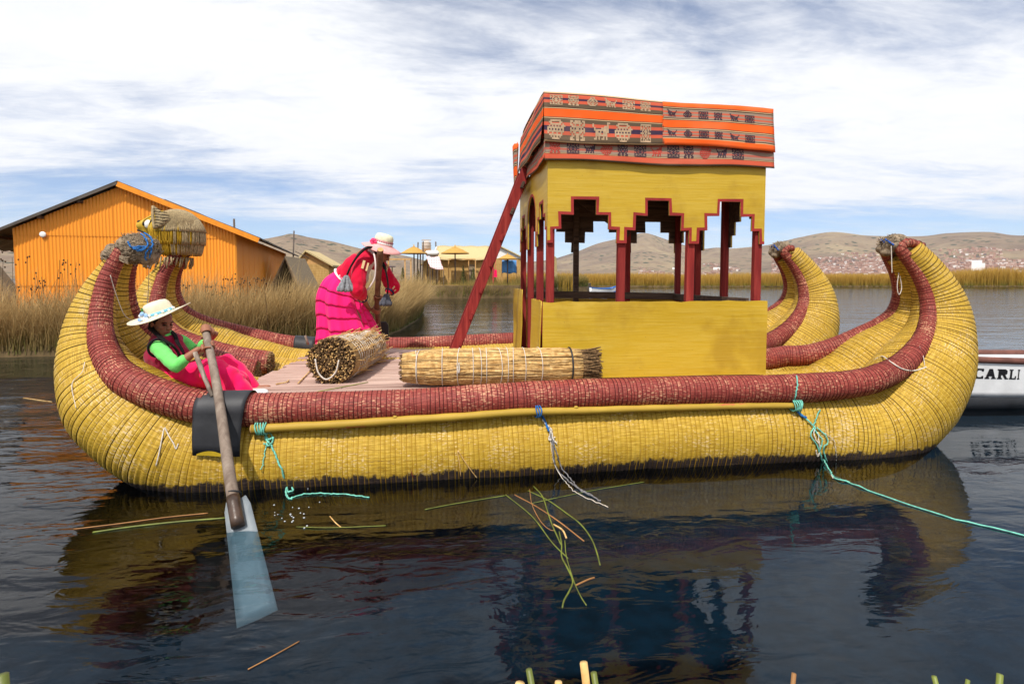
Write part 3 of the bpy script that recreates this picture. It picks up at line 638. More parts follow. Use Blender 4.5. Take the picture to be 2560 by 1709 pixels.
def motif(kind, cx, cv, wd, hv, fn, mat, parent, off=.0045, flipx=False):
    rows = BMP[kind]; m = MB(); nr_, nc = len(rows), 12
    for j, r_ in enumerate(rows):
        if flipx: r_ = r_[::-1]
        for i_, ch in enumerate(r_):
            if ch != '1': continue
            x0, x1 = cx + (i_ / nc - .5) * wd, cx + ((i_ + 1) / nc - .5) * wd; v1, v0 = cv + (.5 - j / nr_) * hv, cv + (.5 - (j + 1) / nr_) * hv
            m.add([fn(x0, v0, off), fn(x1, v0, off), fn(x1, v1, off), fn(x0, v1, off)], [(0, 1, 2, 3)])
    m.build('woven_motif', M[mat], parent, fix=False)
for i_, k in enumerate(['weave', 'figure', 'flask', 'camelid', 'weave', 'figure']): motif(k, FX0 + .10 + i_ * .168, .845, .115, .20, front_pt, 'motif_pale', clL, flipx=i_ == 3)
for i_, k in enumerate(['jar', 'figure', 'camelid', 'jar', 'weave']): motif(k, FX0 + .10 + i_ * .208, .25, .165 if k != 'weave' else .10, .40, front_pt, 'motif_pale', clL)
for r_ in (.745, .285):
    for i_, k in enumerate(['camelid', 'flask', 'weave', 'figure', 'camelid', 'weave']): motif(k, FS + .09 + i_ * .152, r_ - .008 * i_, .095, .175, front_pt, 'motif_dark', clR, flipx=i_ % 2 == 0)
for i_, k in enumerate(['figure', 'weave', 'camelid', 'jar', 'figure', 'weave', 'camelid', 'weave', 'figure', 'jar', 'camelid', 'weave']): motif(k, FX0 + .10 + i_ * .158, .60, .115, .52, val_pt, 'motif_dark' if i_ % 3 else 'motif_red', clV)
# cloth end bundled over the rear corner of the roof
m = MB(); m.grid([[Vector((FX0 - .045 + .03 * math.sin(i_ * .9) * (1 - j / 10), CY1 - .33 + i_ * .045, 3.2 - j * .062 - .02 * math.sin(i_ * 1.3))) for i_ in range(9)] for j in range(11)], [[(i_ * .05, .43 - j * .04) for i_ in range(9)] for j in range(11)])
tag(m.build('hanging_cloth', M['clothR'], None, True, solid=.004), 'orange and black cloth end hanging at rear left roof corner above the ladder', 'cloth')
# ---- ladder
LB, LT = Vector((.03, 6.5, DZ + .003)), Vector((.875, 6.5, 2.78))
lad = thing('ladder', LB, 'red painted wooden ladder leaning against the left side of cabin', 'ladder')
ld = (LT - LB).normalized(); lu = Vector((-ld.z, 0, ld.x))
for dy in (-.2, .2): b = MB(); b.bar(LB + Vector((0, dy, .02)), LT + Vector((0, dy, 0)), .042, .105, up=lu, bev=.004); b.build('rail', M['red_wood'], lad)
for k in range(7):
    c = LB + ld * (.25 + k * .31); b = MB(); b.bar(c + Vector((0, -.27, 0)) - lu * .02, c + Vector((0, .27, 0)) - lu * .02, .075, .03, up=lu, bev=.003); b.build('rung', M['bare_wood'] if k > 4 else M['red_wood'], lad)
# ---------------------------------------------------------------- things on and along the boat
NR_P, NR_R = RAIL['near'][1], RAIL['near'][5]
NY_P, NY_R, NR_Q, NR_S = NEAR_Y[0][::7], NEAR_Y[1][::7], NR_P[::4], NR_R[::4]
def on_hull(px, py, off=.006):           # first point of the near hull's outside met along the line of sight, plus a stand-off
    best = None
    for Y in np.arange(3.9, 5.6, .008):
        p = np.array(at(px, py, Y))
        if np.min(np.linalg.norm(NY_P - p, axis=1) - NY_R) < off or np.min(np.linalg.norm(NR_Q - p, axis=1) - NR_S) < off: return Vector(p)
    return at(px, py, 4.5)
def hullrope(pts, r, off=None): return [on_hull(a, b, r if off is None else off) for a, b in pts]
M['teal'] = plain('teal_nylon_rope', S(118, 196, 176), .75, .3, 40); M['white_cord'] = plain('white_cotton_cord', S(214, 204, 190), .85, .2, 40)
M['blue_rope'] = plain('blue_rope', S(40, 108, 176), .75, .25, 40); M['grey_rope'] = plain('grey_frayed_rope', S(120, 118, 120), .85, .4, 40); M['thread'] = plain('maroon_thread', S(128, 44, 48), .85, .2, 30)
M['rubber'] = plain('black_rubber_sheet', S(44, 44, 47), .55, .35, 5, .4, .1); n = NT('yellow_painted_pole'); v = n.tc(); a = n.noise(v, 3.5, 4); b = n.noise(n.map(v, (2, 9, 9)), 1.5, 4, .6); M['pole_y'] = n.done(n.mix(n.step(b, .62, .68), n.mix(a, S(150, 118, 36), S(198, 164, 66)), S(190, 96, 70)), .6, .3); n.bump(a, .4, .01)
# rubber apron over the gunwale under the oar
xs0, xs1 = on_hull(486, 1010).x, on_hull(622, 1010).x
i0 = int(np.argmin(abs(NR_P[:, 0] - (xs0 + xs1) / 2) + (NR_P[:, 2] > 1) * 9)); cY, cZ, cR = NR_P[i0][1], NR_P[i0][2], NR_R[i0] + .020
prof = [(cY + cR * math.cos(a), cZ + cR * math.sin(a)) for a in np.radians(np.linspace(35, 188, 14))]
prof += [(prof[-1][0] - .012, cZ - .06), (prof[-1][0] - .022, cZ - .14), (prof[-1][0] - .026, cZ - .21), (prof[-1][0] - .022, cZ - .285)]
rows = []
for j, (y, z) in enumerate(prof):
    t = j / (len(prof) - 1); x0, x1 = xs0 - .004 * t, xs1 - .05 * t * t; r_ = []
    for k in range(13):
        u = k / 12; x = x0 + (x1 - x0) * u; zi = np.interp(x, NR_P[200:1100, 0], NR_P[200:1100, 2]) - cZ if True else 0
        r_.append(Vector((x, y + .008 * math.sin(u * 7) * t, z + zi - (.02 * u * (t > .95)))))
    rows.append(r_)
m = MB(); m.grid(rows); ap = m.build('rubber_sheet', M['rubber'], None, True, solid=.006); tag(ap, 'black rubber sheet draped over red gunwale beneath the paddling oar', 'rubber sheet')
m = MB(); q = rows[-1]; m.grid([[q[k].lerp(rows[-2][k], .02 + .42 * max(0, math.sin(k / 9 * 3.1)) if v else .01) + Vector((0, -.0045, 0)) for k in range(1, 9)] for v in (0, 1)]); m.build('paint_smear', plain('yellow_paint_smear', S(176, 146, 30), .6, .2), ap)
m = MB(); fi = int(np.argmin(abs(RAIL['far'][1][:, 0] - at(760, 870, 7.8).x) + (RAIL['far'][1][:, 2] > 1) * 9)); FP, FR, FT = RAIL['far'][1], RAIL['far'][5], RAIL['far'][2]
rows = []
for d in np.linspace(-.15, .15, 9):
    k = fi + int(d / .012); rows.append([Vector(FP[k]) + Vector((0, math.cos(a) * (FR[k] + .012), math.sin(a) * (FR[k] + .012))) for a in np.radians(np.linspace(-10, 200, 14))])
m.grid(rows); tag(m.build('rubber_sleeve', M['rubber'], None, True, solid=.006), 'black rubber sleeve wrapped over far red gunwale behind the straw roll', 'rubber sheet')
# fender pole
fp = hullrope([(630, 1072), (720, 1067), (850, 1060), (1005, 1050), (1150, 1041), (1300, 1030), (1450, 1026), (1600, 1021), (1800, 1016), (1992, 1013)], .031)
P = crom(fp, 60); P[:, 1] = np.convolve(np.r_[[P[0, 1]] * 6, P[:, 1], [P[-1, 1]] * 6], np.ones(13) / 13, 'valid')
m = MB(); m.tube([Vector(p) for p in P], [(.034 - .008 * i_ / 59) * (1 + .05 * math.sin(i_ * 1.7)) for i_ in range(60)], 12); fpo = m.build('fender_pole', M['pole_y'], None, True); tag(fpo, 'long crooked yellow painted pole lashed under the near red gunwale', 'pole')
m = MB(); m.tube([Vector(P[0]) + Vector((-.006, 0, 0)), Vector(P[1]) + Vector((-.01, 0, 0))], [.033, .035], 12); m.build('bare_end', M['cut_wood'], fpo)
for k in (14, 33): m = MB(); m.ell(Vector(P[k]) + Vector((0, -.01, .03)), (.018, .012, .012)); m.build('knot', M['pole_y'], fpo, True)
def lash(name, px, mat, label, loops, strands, r=.0055):
    root = thing(name, on_hull(px[0], px[1]), label, 'rope')
    c = min(range(60), key=lambda k: abs(P[k][0] - on_hull(px[0], px[1]).x)); ctr = Vector(P[c])
    for k in range(loops):
        x = ctr.x + (k - loops / 2) * .016; L_ = [Vector((x + .006 * math.sin(a * 2 + k), ctr.y + .040 * math.cos(a), ctr.z + .040 * math.sin(a) * 1.15)) for a in np.linspace(0, 6.5, 18)]
        m = MB(); m.tube(L_, r, 6); m.build('loop', M[mat], root, True)
    for mt, pts, rr in strands:
        W = [on_hull(a, b, rr + .010) if b < 1188 else atz(a, b, .006) + Vector((0, -.02, .0)) for a, b in pts]; rope(W, rr, 40, 6, .0025).build('strand', M[mt], root, True)
    return root
k1 = lash('lashing_rope', (668, 1068), 'teal', 'frayed teal rope knotted round left end of the yellow pole', 5,
     [('teal', [(668, 1078), (664, 1095), (676, 1110), (690, 1140), (706, 1180), (716, 1212)], .007), ('teal', [(672, 1078), (680, 1092), (668, 1104), (662, 1130), (656, 1165), (650, 1172)], .004), ('teal', [(660, 1082), (672, 1098), (684, 1092), (674, 1112), (660, 1108)], .007),
      ('teal', [(716, 1212), (722, 1226), (734, 1222), (728, 1212), (718, 1218), (720, 1238), (732, 1244)], .007), ('teal', [(730, 1240), (760, 1232), (820, 1230), (880, 1234), (924, 1240)], .005)])
k2 = lash('lashing_rope', (1352, 1030), 'blue_rope', 'frayed blue and grey rope hanging from middle of the yellow pole', 3,
     [('blue_rope', [(1346, 1022), (1356, 1040), (1366, 1062), (1372, 1078)], .008), ('blue_rope', [(1352, 1030), (1362, 1050), (1368, 1070)], .006), ('white_cord', [(1356, 1048), (1366, 1062), (1378, 1072), (1382, 1095), (1392, 1110)], .006), ('white_cord', [(1370, 1062), (1376, 1080), (1372, 1100), (1388, 1092)], .005),
      ('grey_rope', [(1374, 1080), (1382, 1110), (1384, 1145), (1394, 1175), (1412, 1192), (1440, 1215), (1480, 1236)], .006), ('grey_rope', [(1380, 1095), (1392, 1130), (1402, 1165), (1422, 1190), (1450, 1222), (1500, 1248)], .005), ('white_cord', [(1374, 1075), (1378, 1120), (1386, 1160), (1404, 1190), (1440, 1228), (1518, 1264)], .003)])
k3 = lash('mooring_rope', (1978, 1014), 'teal', 'tangled teal mooring rope tied at right end of the pole trailing across water', 5,
     [('teal', [(1992, 938), (1993, 965), (1986, 1000), (1978, 1012)], .006), ('teal', [(1980, 1012), (2006, 1038), (2032, 1062), (2040, 1078)], .007), ('blue_rope', [(1988, 1022), (2004, 1038), (2016, 1044)], .010), ('teal', [(2034, 1062), (2042, 1042), (2050, 1024)], .005),
      ('teal', [(2036, 1066), (2026, 1085), (2040, 1110), (2052, 1140), (2062, 1170), (2080, 1190), (2120, 1203)], .006), ('teal', [(2042, 1068), (2062, 1085), (2070, 1105), (2058, 1118), (2066, 1150), (2074, 1182), (2110, 1200)], .006), ('white_cord', [(2036, 1068), (2036, 1090), (2050, 1115), (2044, 1140), (2040, 1125)], .005), ('white_cord', [(2044, 1080), (2050, 1120), (2060, 1160), (2078, 1192)], .004), ('teal', [(2040, 1078), (2056, 1100), (2050, 1125), (2060, 1150), (2078, 1188)], .006),
      ('white_cord', [(2062, 1082), (2084, 1100), (2090, 1130), (2090, 1180)], .0025), ('teal', [(2110, 1200), (2165, 1222), (2240, 1250), (2310, 1272), (2400, 1298), (2480, 1316), (2560, 1336), (2760, 1388), (3100, 1470), (3600, 1590)], .0055)])
for nm, mt, pts, r, lab in (('thread', 'thread', [(1007, 978), (1010, 1010), (1014, 1060), (1022, 1130), (1028, 1180), (1036, 1194)], .003, 'maroon thread hanging down the hull below the straw roll'),
     ('string', 'white_cord', [(410, 1070), (404, 1100), (396, 1140), (390, 1164)], .0045, 'short white string hanging on left side of yellow hull'),
     ('string', 'white_cord', [(412, 1068), (424, 1092), (434, 1108), (440, 1122), (446, 1108)], .0045, 'short hooked white string beside another string on yellow hull'),
     ('string', 'white_cord', [(2188, 898), (2205, 890), (2228, 905), (2256, 922), (2286, 926), (2316, 917)], .006, 'pale cord looped over red gunwale near the stern'),
     ('string', 'white_cord', [(2276, 846), (2298, 865), (2308, 890), (2312, 915)], .003, 'thin pale cord hugging the red roll just above the looped cord'),
     ('string', 'white_cord', [(190, 1020), (180, 960), (205, 930), (212, 905)], .003, 'thin loose cord on the far left curve of yellow hull'),
     ('straw', 'straw', [(1143, 1127), (1149, 1160), (1152, 1190)], .003, 'short dry straw stuck to the hull, left of a pair'),
     ('straw', 'straw', [(1145, 1126), (1168, 1162), (1192, 1194)], .004, 'longer slanting dry straw stuck to the hull, right of a pair')):
    if 'straw' not in M:
        n = NT('pale_straw'); v = n.tc(); c = n.noise(n.map(v, (4, 4, 4)), 6, 3); M['straw'] = n.done(n.ramp(c, [(.3, S(170, 128, 74)), (.55, S(212, 174, 112)), (.75, S(232, 202, 148))]), .8, .2)
    tag(rope(hullrope(pts, r), r, 24, 6).build(nm, M[mt], None, True), lab, nm)
# thread slung across the bow
bp = [at(276, 688, 4.9), at(290, 735, 5.0), at(312, 788, 5.1), at(340, 802, 5.2), at(360, 793, 5.3), at(370, 740, 5.5), at(373, 640, 5.2)]
tag(rope(bp, .0032, 50).build('string', M['white_cord'], None, True), 'thin white string slung between the two bow tips above the hat', 'string')
for pts, Y, lab in (([(2228, 615), (2229, 650), (2230, 682)], 5.2, 'white string hanging straight from the near stern tip'), ([(2247, 682), (2243, 715), (2247, 737), (2254, 720), (2250, 690)], 5.35, 'white string loop hanging inside the near stern')):
    tag(rope([at(a, b, Y) for a, b in pts], .004, 24).build('string', M['white_cord'], None, True), lab, 'string')
# ---- reed rolls on deck
def reed_tuft(m, c, ax, r, n, l0, l1, rt):
    ax = Vector(ax).normalized(); s1 = ax.orthogonal().normalized(); s2 = ax.cross(s1)
    for _ in range(n):
        a = random.uniform(0, 6.283); q = math.sqrt(random.random()) * r; b = Vector(c) + s1 * math.cos(a) * q + s2 * math.sin(a) * q
        t = (ax + s1 * random.gauss(0, .10) + s2 * random.gauss(0, .10)).normalized(); l = random.uniform(l0, l1); m.tube([b - t * .03, b + t * l], [rt, rt * .9], 5)
M['reed_dark'] = plain('dark_reed_butts', S(124, 96, 64), .95, .7, 55, bump=.8); M['reed_dry'] = plain('dry_reed_skin', S(176, 142, 92), .9, .35, 26, bump=.6, stretch=(6, 1, 6))
A0, A1 = at(830, 902, 5.22), at(925, 862, 6.55); A0.z = DZ + .195; A1.z = DZ + .165
rr_ = thing('reed_roll', (A0 + A1) / 2 - Vector((0, 0, .17)), 'thick roll of dry reeds with dark cut end facing camera on deck', 'reed roll')
ax = (A1 - A0).normalized(); m = MB(); n_ = 24; s1 = Vector((1, 0, 0)); s1 = (s1 - ax * s1.dot(ax)).normalized(); s2 = ax.cross(s1); rows = []; uvs = []
for j in range(30):
    t = j / 29; rd = .20 - .03 * t + .004 * (j % 2) + .012 * mnoise.noise((t * 5, 0, 0)); rows.append([A0 + (A1 - A0) * t + (s1 * math.cos(a) * 1.06 + s2 * math.sin(a)) * (rd + .008 * mnoise.noise((a, t * 4, 3))) for a in np.linspace(0, 2 * math.pi, n_ + 1)]); uvs.append([(t * 1.4, a * .2) for a in np.linspace(0, 2 * math.pi, n_ + 1)])
m.grid(rows, uvs); m.add(rows[-1][:-1], [tuple(range(n_))]); core = m.build('reed_core', M['reed_dry'], rr_, True)
m = MB(); reed_tuft(m, A0 + ax * .02, -ax, .208, 1150, .025, .08, .0085); m.build('cut_reed_end', M['reed_dark'], rr_)['kind'] = 'stuff'
m = MB(); reed_tuft(m, A0 + ax * .02, -ax, .208, 330, .03, .085, .007); m.build('cut_reed_end', M['straw'], rr_)['kind'] = 'stuff'
m = MB()
for _ in range(420):                                     # loose straws along the outside
    a = random.uniform(0, 6.283); t = random.random(); rd = .205 - .03 * t; b = A0 + (A1 - A0) * t + (s1 * math.cos(a) * 1.06 + s2 * math.sin(a)) * rd; l = random.uniform(.12, .4)
    d = (ax + s1 * random.gauss(0, .06) + s2 * random.gauss(0, .06)).normalized(); m.tube([b, b + d * l * .5 + (s1 * math.cos(a) + s2 * math.sin(a)) * .008, b + d * l], .0042, 4)
m.build('loose_reed', M['straw'], rr_)['kind'] = 'stuff'
for k in range(16):
    t = .10 + k * .056 + random.uniform(-.01, .01); rd = .213 - .03 * t; m = MB(); m.tube([A0 + (A1 - A0) * (t + .012 * math.sin(a * 1.0 + k)) + (s1 * math.cos(a) * 1.06 + s2 * math.sin(a)) * rd for a in np.linspace(0, 6.283, 30)], .0035, 5); m.build('binding_cord', M['white_cord'], rr_, True)
rope([A0 - ax * .09 + s1 * -.12 + Vector((0, 0, .03)), A0 - ax * .10 + s1 * -.09 + Vector((0, 0, -.09)), A0 - ax * .10 + s1 * -.02 + Vector((0, 0, -.15)), A0 - ax * .10 + s1 * .06 + Vector((0, 0, -.09)), A0 - ax * .09 + s1 * .09 + Vector((0, 0, .02))], .007, 30).build('loose_cord', M['white_cord'], rr_, True)
B0, B1 = at(1012, 912, 4.97), at(1496, 918, 4.97); B0.z = DZ + .165; B1.z = DZ + .155
rb = thing('reed_bundle', (B0 + B1) / 2 - Vector((0, 0, .16)), 'long bundle of pale straw reeds lying in front of the cabin', 'reed bundle')
ax = (B1 - B0).normalized(); s1 = Vector((0, 1, 0)); s2 = Vector((0, 0, 1)); m = MB()
def brad(t): return .155 * (1 - .22 * max(0, (.18 - t) / .18) ** 1.5) * (1 - .16 * max(0, (t - .8) / .2))
m.tube([B0 + (B1 - B0) * t for t in np.linspace(.015, .93, 24)], [brad(t) * .93 for t in np.linspace(.015, .93, 24)], 18); m.build('reed_core', M['reed_dry'], rb, True)
for mat_, cnt in (('straw', 560), ('reed_dry', 200)):
    m = MB()
    for _ in range(cnt):
        a = random.uniform(0, 6.283); t0 = random.uniform(-.02, .7) if random.random() < .75 else -.01; t1 = min(.90, t0 + random.uniform(.2, .65)); pts = []
        for t in np.linspace(t0, t1, 5): aa = a + random.gauss(0, .02) + (t - t0) * random.gauss(0, .12); pts.append(B0 + (B1 - B0) * t + (s1 * math.cos(aa) + s2 * math.sin(aa)) * (brad(t) * random.uniform(.95, 1.02)))
        m.tube(pts, random.uniform(.0045, .0075), 5)
    m.build('reed_stalk', M[mat_], rb, True)['kind'] = 'stuff'
m = MB(); reed_tuft(m, B1 - ax * .20, ax, .140, 760, .10, .215, .0065); m.build('cut_reed_end', M['reed_dark'], rb)['kind'] = 'stuff'
m = MB(); reed_tuft(m, B0 + ax * .05, -ax, .118, 260, .04, .10, .006); m.build('cut_reed_end', M['reed_dark'], rb)['kind'] = 'stuff'
for t in (.055, .075, .19, .275, .34, .375, .41, .47, .515, .55, .60, .68):
    m = MB(); tl = random.gauss(0, .008); m.tube([B0 + (B1 - B0) * (t + tl * math.cos(a)) + (s1 * math.cos(a) + s2 * math.sin(a)) * (brad(t) * 1.045 + .004) for a in np.linspace(0, 6.283, 30)], .0035, 5); m.build('binding_cord', M['white_cord'], rb, True)
m = MB(); m.tube([B0 + (B1 - B0) * .845 + (s1 * math.cos(a) + s2 * math.sin(a)) * (brad(.845) * 1.05 + .005) for a in np.linspace(0, 6.283, 30)], .008, 6); m.build('binding_cord', M['rubber'], rb, True)
rope([B0 + (B1 - B0) * .27 + Vector((0, -.155, .06)), B0 + (B1 - B0) * .272 + Vector((0, -.165, .0)), B0 + (B1 - B0) * .268 + Vector((0, -.16, -.03)), B0 + (B1 - B0) * .262 + Vector((0, -.165, .03))], .006, 20).build('loose_cord', M['white_cord'], rb, True)
# straws lying on the planks
for k, (pts, mt, lab) in enumerate((([(700, 993), (760, 985), (850, 968), (920, 955)], 'straw_g', 'thin greenish reed lying across front planks of the deck'), ([(690, 960), (715, 955), (722, 950)], 'straw', 'flat straw scrap on left end of the deck'), ([(745, 958), (772, 930), (785, 915)], 'straw', 'dry straw leaning by left foot of the thick roll'), ([(905, 912), (945, 905), (965, 902)], 'straw', 'straw scrap on planks right of the thick roll'))):
    if mt == 'straw_g' and mt not in M: M['straw_g'] = plain('green_reed', S(132, 140, 60), .6, .35, 5, .4)
    tag(rope([atz(a, b, DZ + .008) for a, b in pts], .006 if k else .004, 16).build('straw', M[mt], None, True), lab, 'straw')
m = MB(); m.tube([at(763, 838, 6.9), at(770, 862, 6.9)], [.012, .016], 7); tag(m.build('wooden_peg', M['pole_wood'], None, True), 'pale wooden peg standing beside far gunwale left of bent woman', 'peg')
# ---- paddling oar
OP0, OP1 = at(512, 819, 4.83), at(600, 1312, 3.62); OD = (OP1 - OP0).normalized(); OL = (OP1 - OP0).length
oar = thing('oar', OP1, 'long weathered pole oar with translucent blade dipped in water', 'oar')
m = MB(); m.tube([OP0 + (OP1 - OP0) * t + Vector((.012 * math.sin(t * 5), 0, 0)) for t in np.linspace(0, 1.0, 16)], [.028 + .012 * t for t in np.linspace(0, 1, 16)], 12); shaft = m.build('shaft', M['pole_wood'], oar, True)
m = MB(); m.tube([OP0 + (OP1 - OP0) * t + Vector((.012 * math.sin(t * 5), 0, 0)) for t in np.linspace(.885, 1.003, 5)], [.0415] * 5, 12); m.build('wet_sleeve', plain('wet_dark_wood', S(70, 52, 40), .35, .5, 12, .5), oar, True)
m = MB(); m.tube([OP0 + (OP1 - OP0) * .872 + (Vector((1, 0, 0)) * math.cos(a) + OD.cross(Vector((1, 0, 0))) * math.sin(a)) * .043 for a in np.linspace(0, 6.4, 16)], .005, 5); m.build('binding_wire', M['rubber'], oar, True)
n = NT('translucent_plastic'); v = n.tc(); c = n.noise(n.map(v, (9, 9, 3)), 1, 5, .6); M['plastic'] = n.done(n.mix(c, S(120, 130, 138), S(176, 184, 188)), .45, .4, Alpha=.55)
wx = (Vector((1, 0, 0)) - OD * OD.x).normalized(); bn = OD.cross(wx); m = MB(); rows = []
for j in range(13):
    t = j / 12; hw = .075 + .035 * t if j else .06; c_ = OP1 + OD * (-.20 + .78 * t) - bn * (.03 if bn.y < 0 else -.03) * 1.2; rows.append([c_ + wx * (hw * s_) + bn * (.012 * (s_ * s_)) for s_ in (-1, -.5, 0, .5, 1)])
m.grid(rows); m.build('blade', M['plastic'], oar, True, solid=.008)
m = MB(); m.tube([at(487, 880, 4.47), at(497, 905, 4.45), at(512, 945, 4.42), at(531, 990, 4.36)], [.016, .019, .016, .015], 8); tag(m.build('oar_peg', M['pole_wood'], None, True), 'thin forked wooden stick lashed upright beside the oar on gunwale', 'peg')
# ---- water plants and straws afloat
M['reed_green'] = plain('green_water_reed', S(112, 122, 46), .5, .5, 6, .5); M['reed_tan'] = plain('tan_water_reed', S(158, 112, 64), .6, .35, 4, .4)
FLOAT = [([(1062, 1273), (1140, 1258), (1264, 1238)], .005, 'reed_green', 'straight green reed floating left of the tangled reeds'), ([(1264, 1236), (1330, 1290), (1380, 1355), (1420, 1395)], .005, 'reed_green', 'green reed slanting down from tip of the straight floating reed'),
 ([(1334, 1215), (1356, 1240), (1368, 1275), (1380, 1310), (1402, 1360)], .006, 'reed_green', 'curved green reed at top of the floating tangle'), ([(1320, 1226), (1370, 1250), (1420, 1285), (1452, 1310), (1478, 1345), (1492, 1380), (1500, 1412)], .006, 'reed_green', 'long green reed bowing down right side of the floating tangle'),
 ([(1286, 1236), (1340, 1265), (1400, 1305), (1460, 1352)], .006, 'reed_tan', 'tan reed crossing the floating tangle'), ([(1324, 1222), (1330, 1260), (1350, 1300), (1372, 1322), (1388, 1326)], .004, 'reed_tan', 'hooked thin tan reed inside the floating tangle'),
 ([(1398, 1328), (1404, 1360), (1404, 1390), (1418, 1418), (1432, 1450), (1424, 1475), (1410, 1500), (1406, 1518)], .006, 'reed_green', 'crooked yellow-green stem reaching lowest in the tangle'), ([(1412, 1350), (1416, 1390), (1434, 1450), (1452, 1490), (1466, 1512)], .004, 'reed_green', 'thin stem crossing the crooked yellow-green one'),
 ([(1384, 1310), (1406, 1324), (1416, 1344)], .008, 'straw', 'short bent pale straw in the tangle'), ([(1440, 1462), (1470, 1448), (1486, 1443)], .007, 'reed_tan', 'short reddish straw floating below the tangle'),
 ([(1328, 1258), (1400, 1242), (1500, 1222), (1610, 1204)], .004, 'reed_green', 'thin green reed running along waterline right of the tangle'), ([(232, 1330), (330, 1316), (450, 1303), (565, 1294)], .008, 'reed_green', 'bright green reed leaf floating left of the oar blade'),
 ([(185, 1322), (300, 1308), (420, 1292), (520, 1282)], .006, 'reed_tan', 'tan reed leaf floating above the green leaf left of oar'), ([(740, 1316), (830, 1318), (965, 1313)], .003, 'reed_green', 'thin green stem floating right of the oar blade'), ([(825, 1290), (838, 1305), (852, 1317)], .005, 'straw', 'short pale straw touching the thin stem right of oar'),
 ([(620, 1672), (680, 1640), (748, 1602)], .004, 'reed_tan', 'short tan straw floating near bottom edge of the photo'), ([(58, 994), (100, 1000), (130, 1004)], .006, 'straw', 'pale straw floating at far left by the bow')]
for pts, r, mt, lab in FLOAT: tag(rope([atz(a, b, .003) for a, b in pts], r * .72, 26, 6).build('floating_reed', M[mt], None, True), lab, 'reed', 'loose reeds floating beside the boat')
m = MB()
for _ in range(22):
    a, b = random.gauss(725, 40), random.gauss(1290, 16); m.ell(atz(a, b, .002), (random.uniform(.003, .008),) * 2 + (random.uniform(.002, .005),), None, 8, 5)
n = NT('bubble_film'); M['bubble'] = n.done((.8, .85, .9), .1, .5, Alpha=.55); o = m.build('water_bubbles', M['bubble'], None, True); tag(o, 'small bubbles and splash beside the oar blade', 'bubbles', kind='stuff')
# reed stubble on the island edge in front of the camera
m = MB(); m.box((0, -1.1, .10), (30, 3.9, .5)); tag(m.build('island_edge', M['reed_dry']), kind='structure')
for k, (a, b, lean, r, mt, lab) in enumerate(((1322, 1672, -.05, .006, 'reed_green', 'cut green reed stub left of a tan stub at bottom edge'), (1459, 1655, -.03, .0075, 'straw', 'tallest tan cut reed stub at bottom edge'), (1484, 1680, -.04, .006, 'reed_green', 'short green stub right beside the tan stub'), (1396, 1703, 0, .007, 'straw', 'low pale stub between two taller stubs at bottom edge'),
    (1300, 1706, .02, .009, 'straw', 'wide low stub at bottom edge left of green stub'), (1985, 1682, .05, .0045, 'reed_tan', 'thin lone stub at bottom edge right of centre'), (2335, 1690, -.06, .005, 'reed_green', 'leaning green reed tip at bottom right'), (2500, 1684, .05, .006, 'reed_green', 'rightmost green reed tip at bottom edge'), (2420, 1698, .08, .004, 'reed_green', 'thin reed tip between two green tips at bottom right'), (4, 1686, -.03, .010, 'reed_green', 'green reed tip in bottom left corner'))):
    t = at(a, b, .80); base = Vector((t.x - lean * 2.2, .72, .33)); m = MB(); r *= .85; m.tube([base, base.lerp(t, .5) + Vector((.004, 0, 0)), t], [r * 1.1, r, r * .92], 8); tag(m.build('reed_stub', M[mt], None, True), lab, 'reed', 'cut reeds at the island edge')
# ---- bow ends: bound fibre knob on near hull, puma head on far hull
C = CURV['near']; bx, by, bz = C[0][0], lat_y(C[0][0], YN), C[0][2]
K0 = at(340, 622, by); K1 = at(288, 638, by); mb = MB(); mb.ell(K0, (.15, .16, .115), Matrix.Rotation(math.radians(18), 3, 'Y')); mb.ell(K0 + Vector((.09, 0, -.05)), (.085, .12, .09)); mb.ell(K1, (.075, .15, .07)); mb.ell((K0 + K1) / 2, (.09, .11, .08)); mb.ell(K1 + Vector((-.02, 0, .05)), (.04, .09, .05))
knob = fuse(mb, 'bow_knob', M['fibre'], boat, .010, 3); m = MB()
for _ in range(900):
    q = Vector((random.gauss(0, 1), random.gauss(0, 1), random.gauss(0, 1))).normalized(); b0 = K0 + Vector((.02 + q.x * .16, q.y * .165, q.z * .125)); td = Vector((random.gauss(0, 1), random.gauss(0, 1), random.gauss(0, 1))); td = (td - q * td.dot(q) * .8).normalized(); m.tube([b0, b0 + td * .04], .003, 3, False)
for _ in range(260):
    q = Vector((random.gauss(0, 1), random.gauss(0, 1), random.gauss(0, 1))).normalized(); b0 = K1 + Vector((q.x * .08, q.y * .155, q.z * .075)); td = (Vector((1, 0, -.5)) + Vector((random.gauss(0, .5), random.gauss(0, .5), random.gauss(0, .5)))).normalized(); m.tube([b0, b0 + td * .045], .0035, 3, False)
for _ in range(26): b0 = at(302 + random.uniform(-6, 6), 645 + random.uniform(-6, 6), by - .15); m.tube([b0, b0 + Vector((random.uniform(.03, .07), -.02, random.uniform(-.03, .01)))], .0045, 4)
m.build('loose_fibre', M['fibre'], knob)['kind'] = 'stuff'
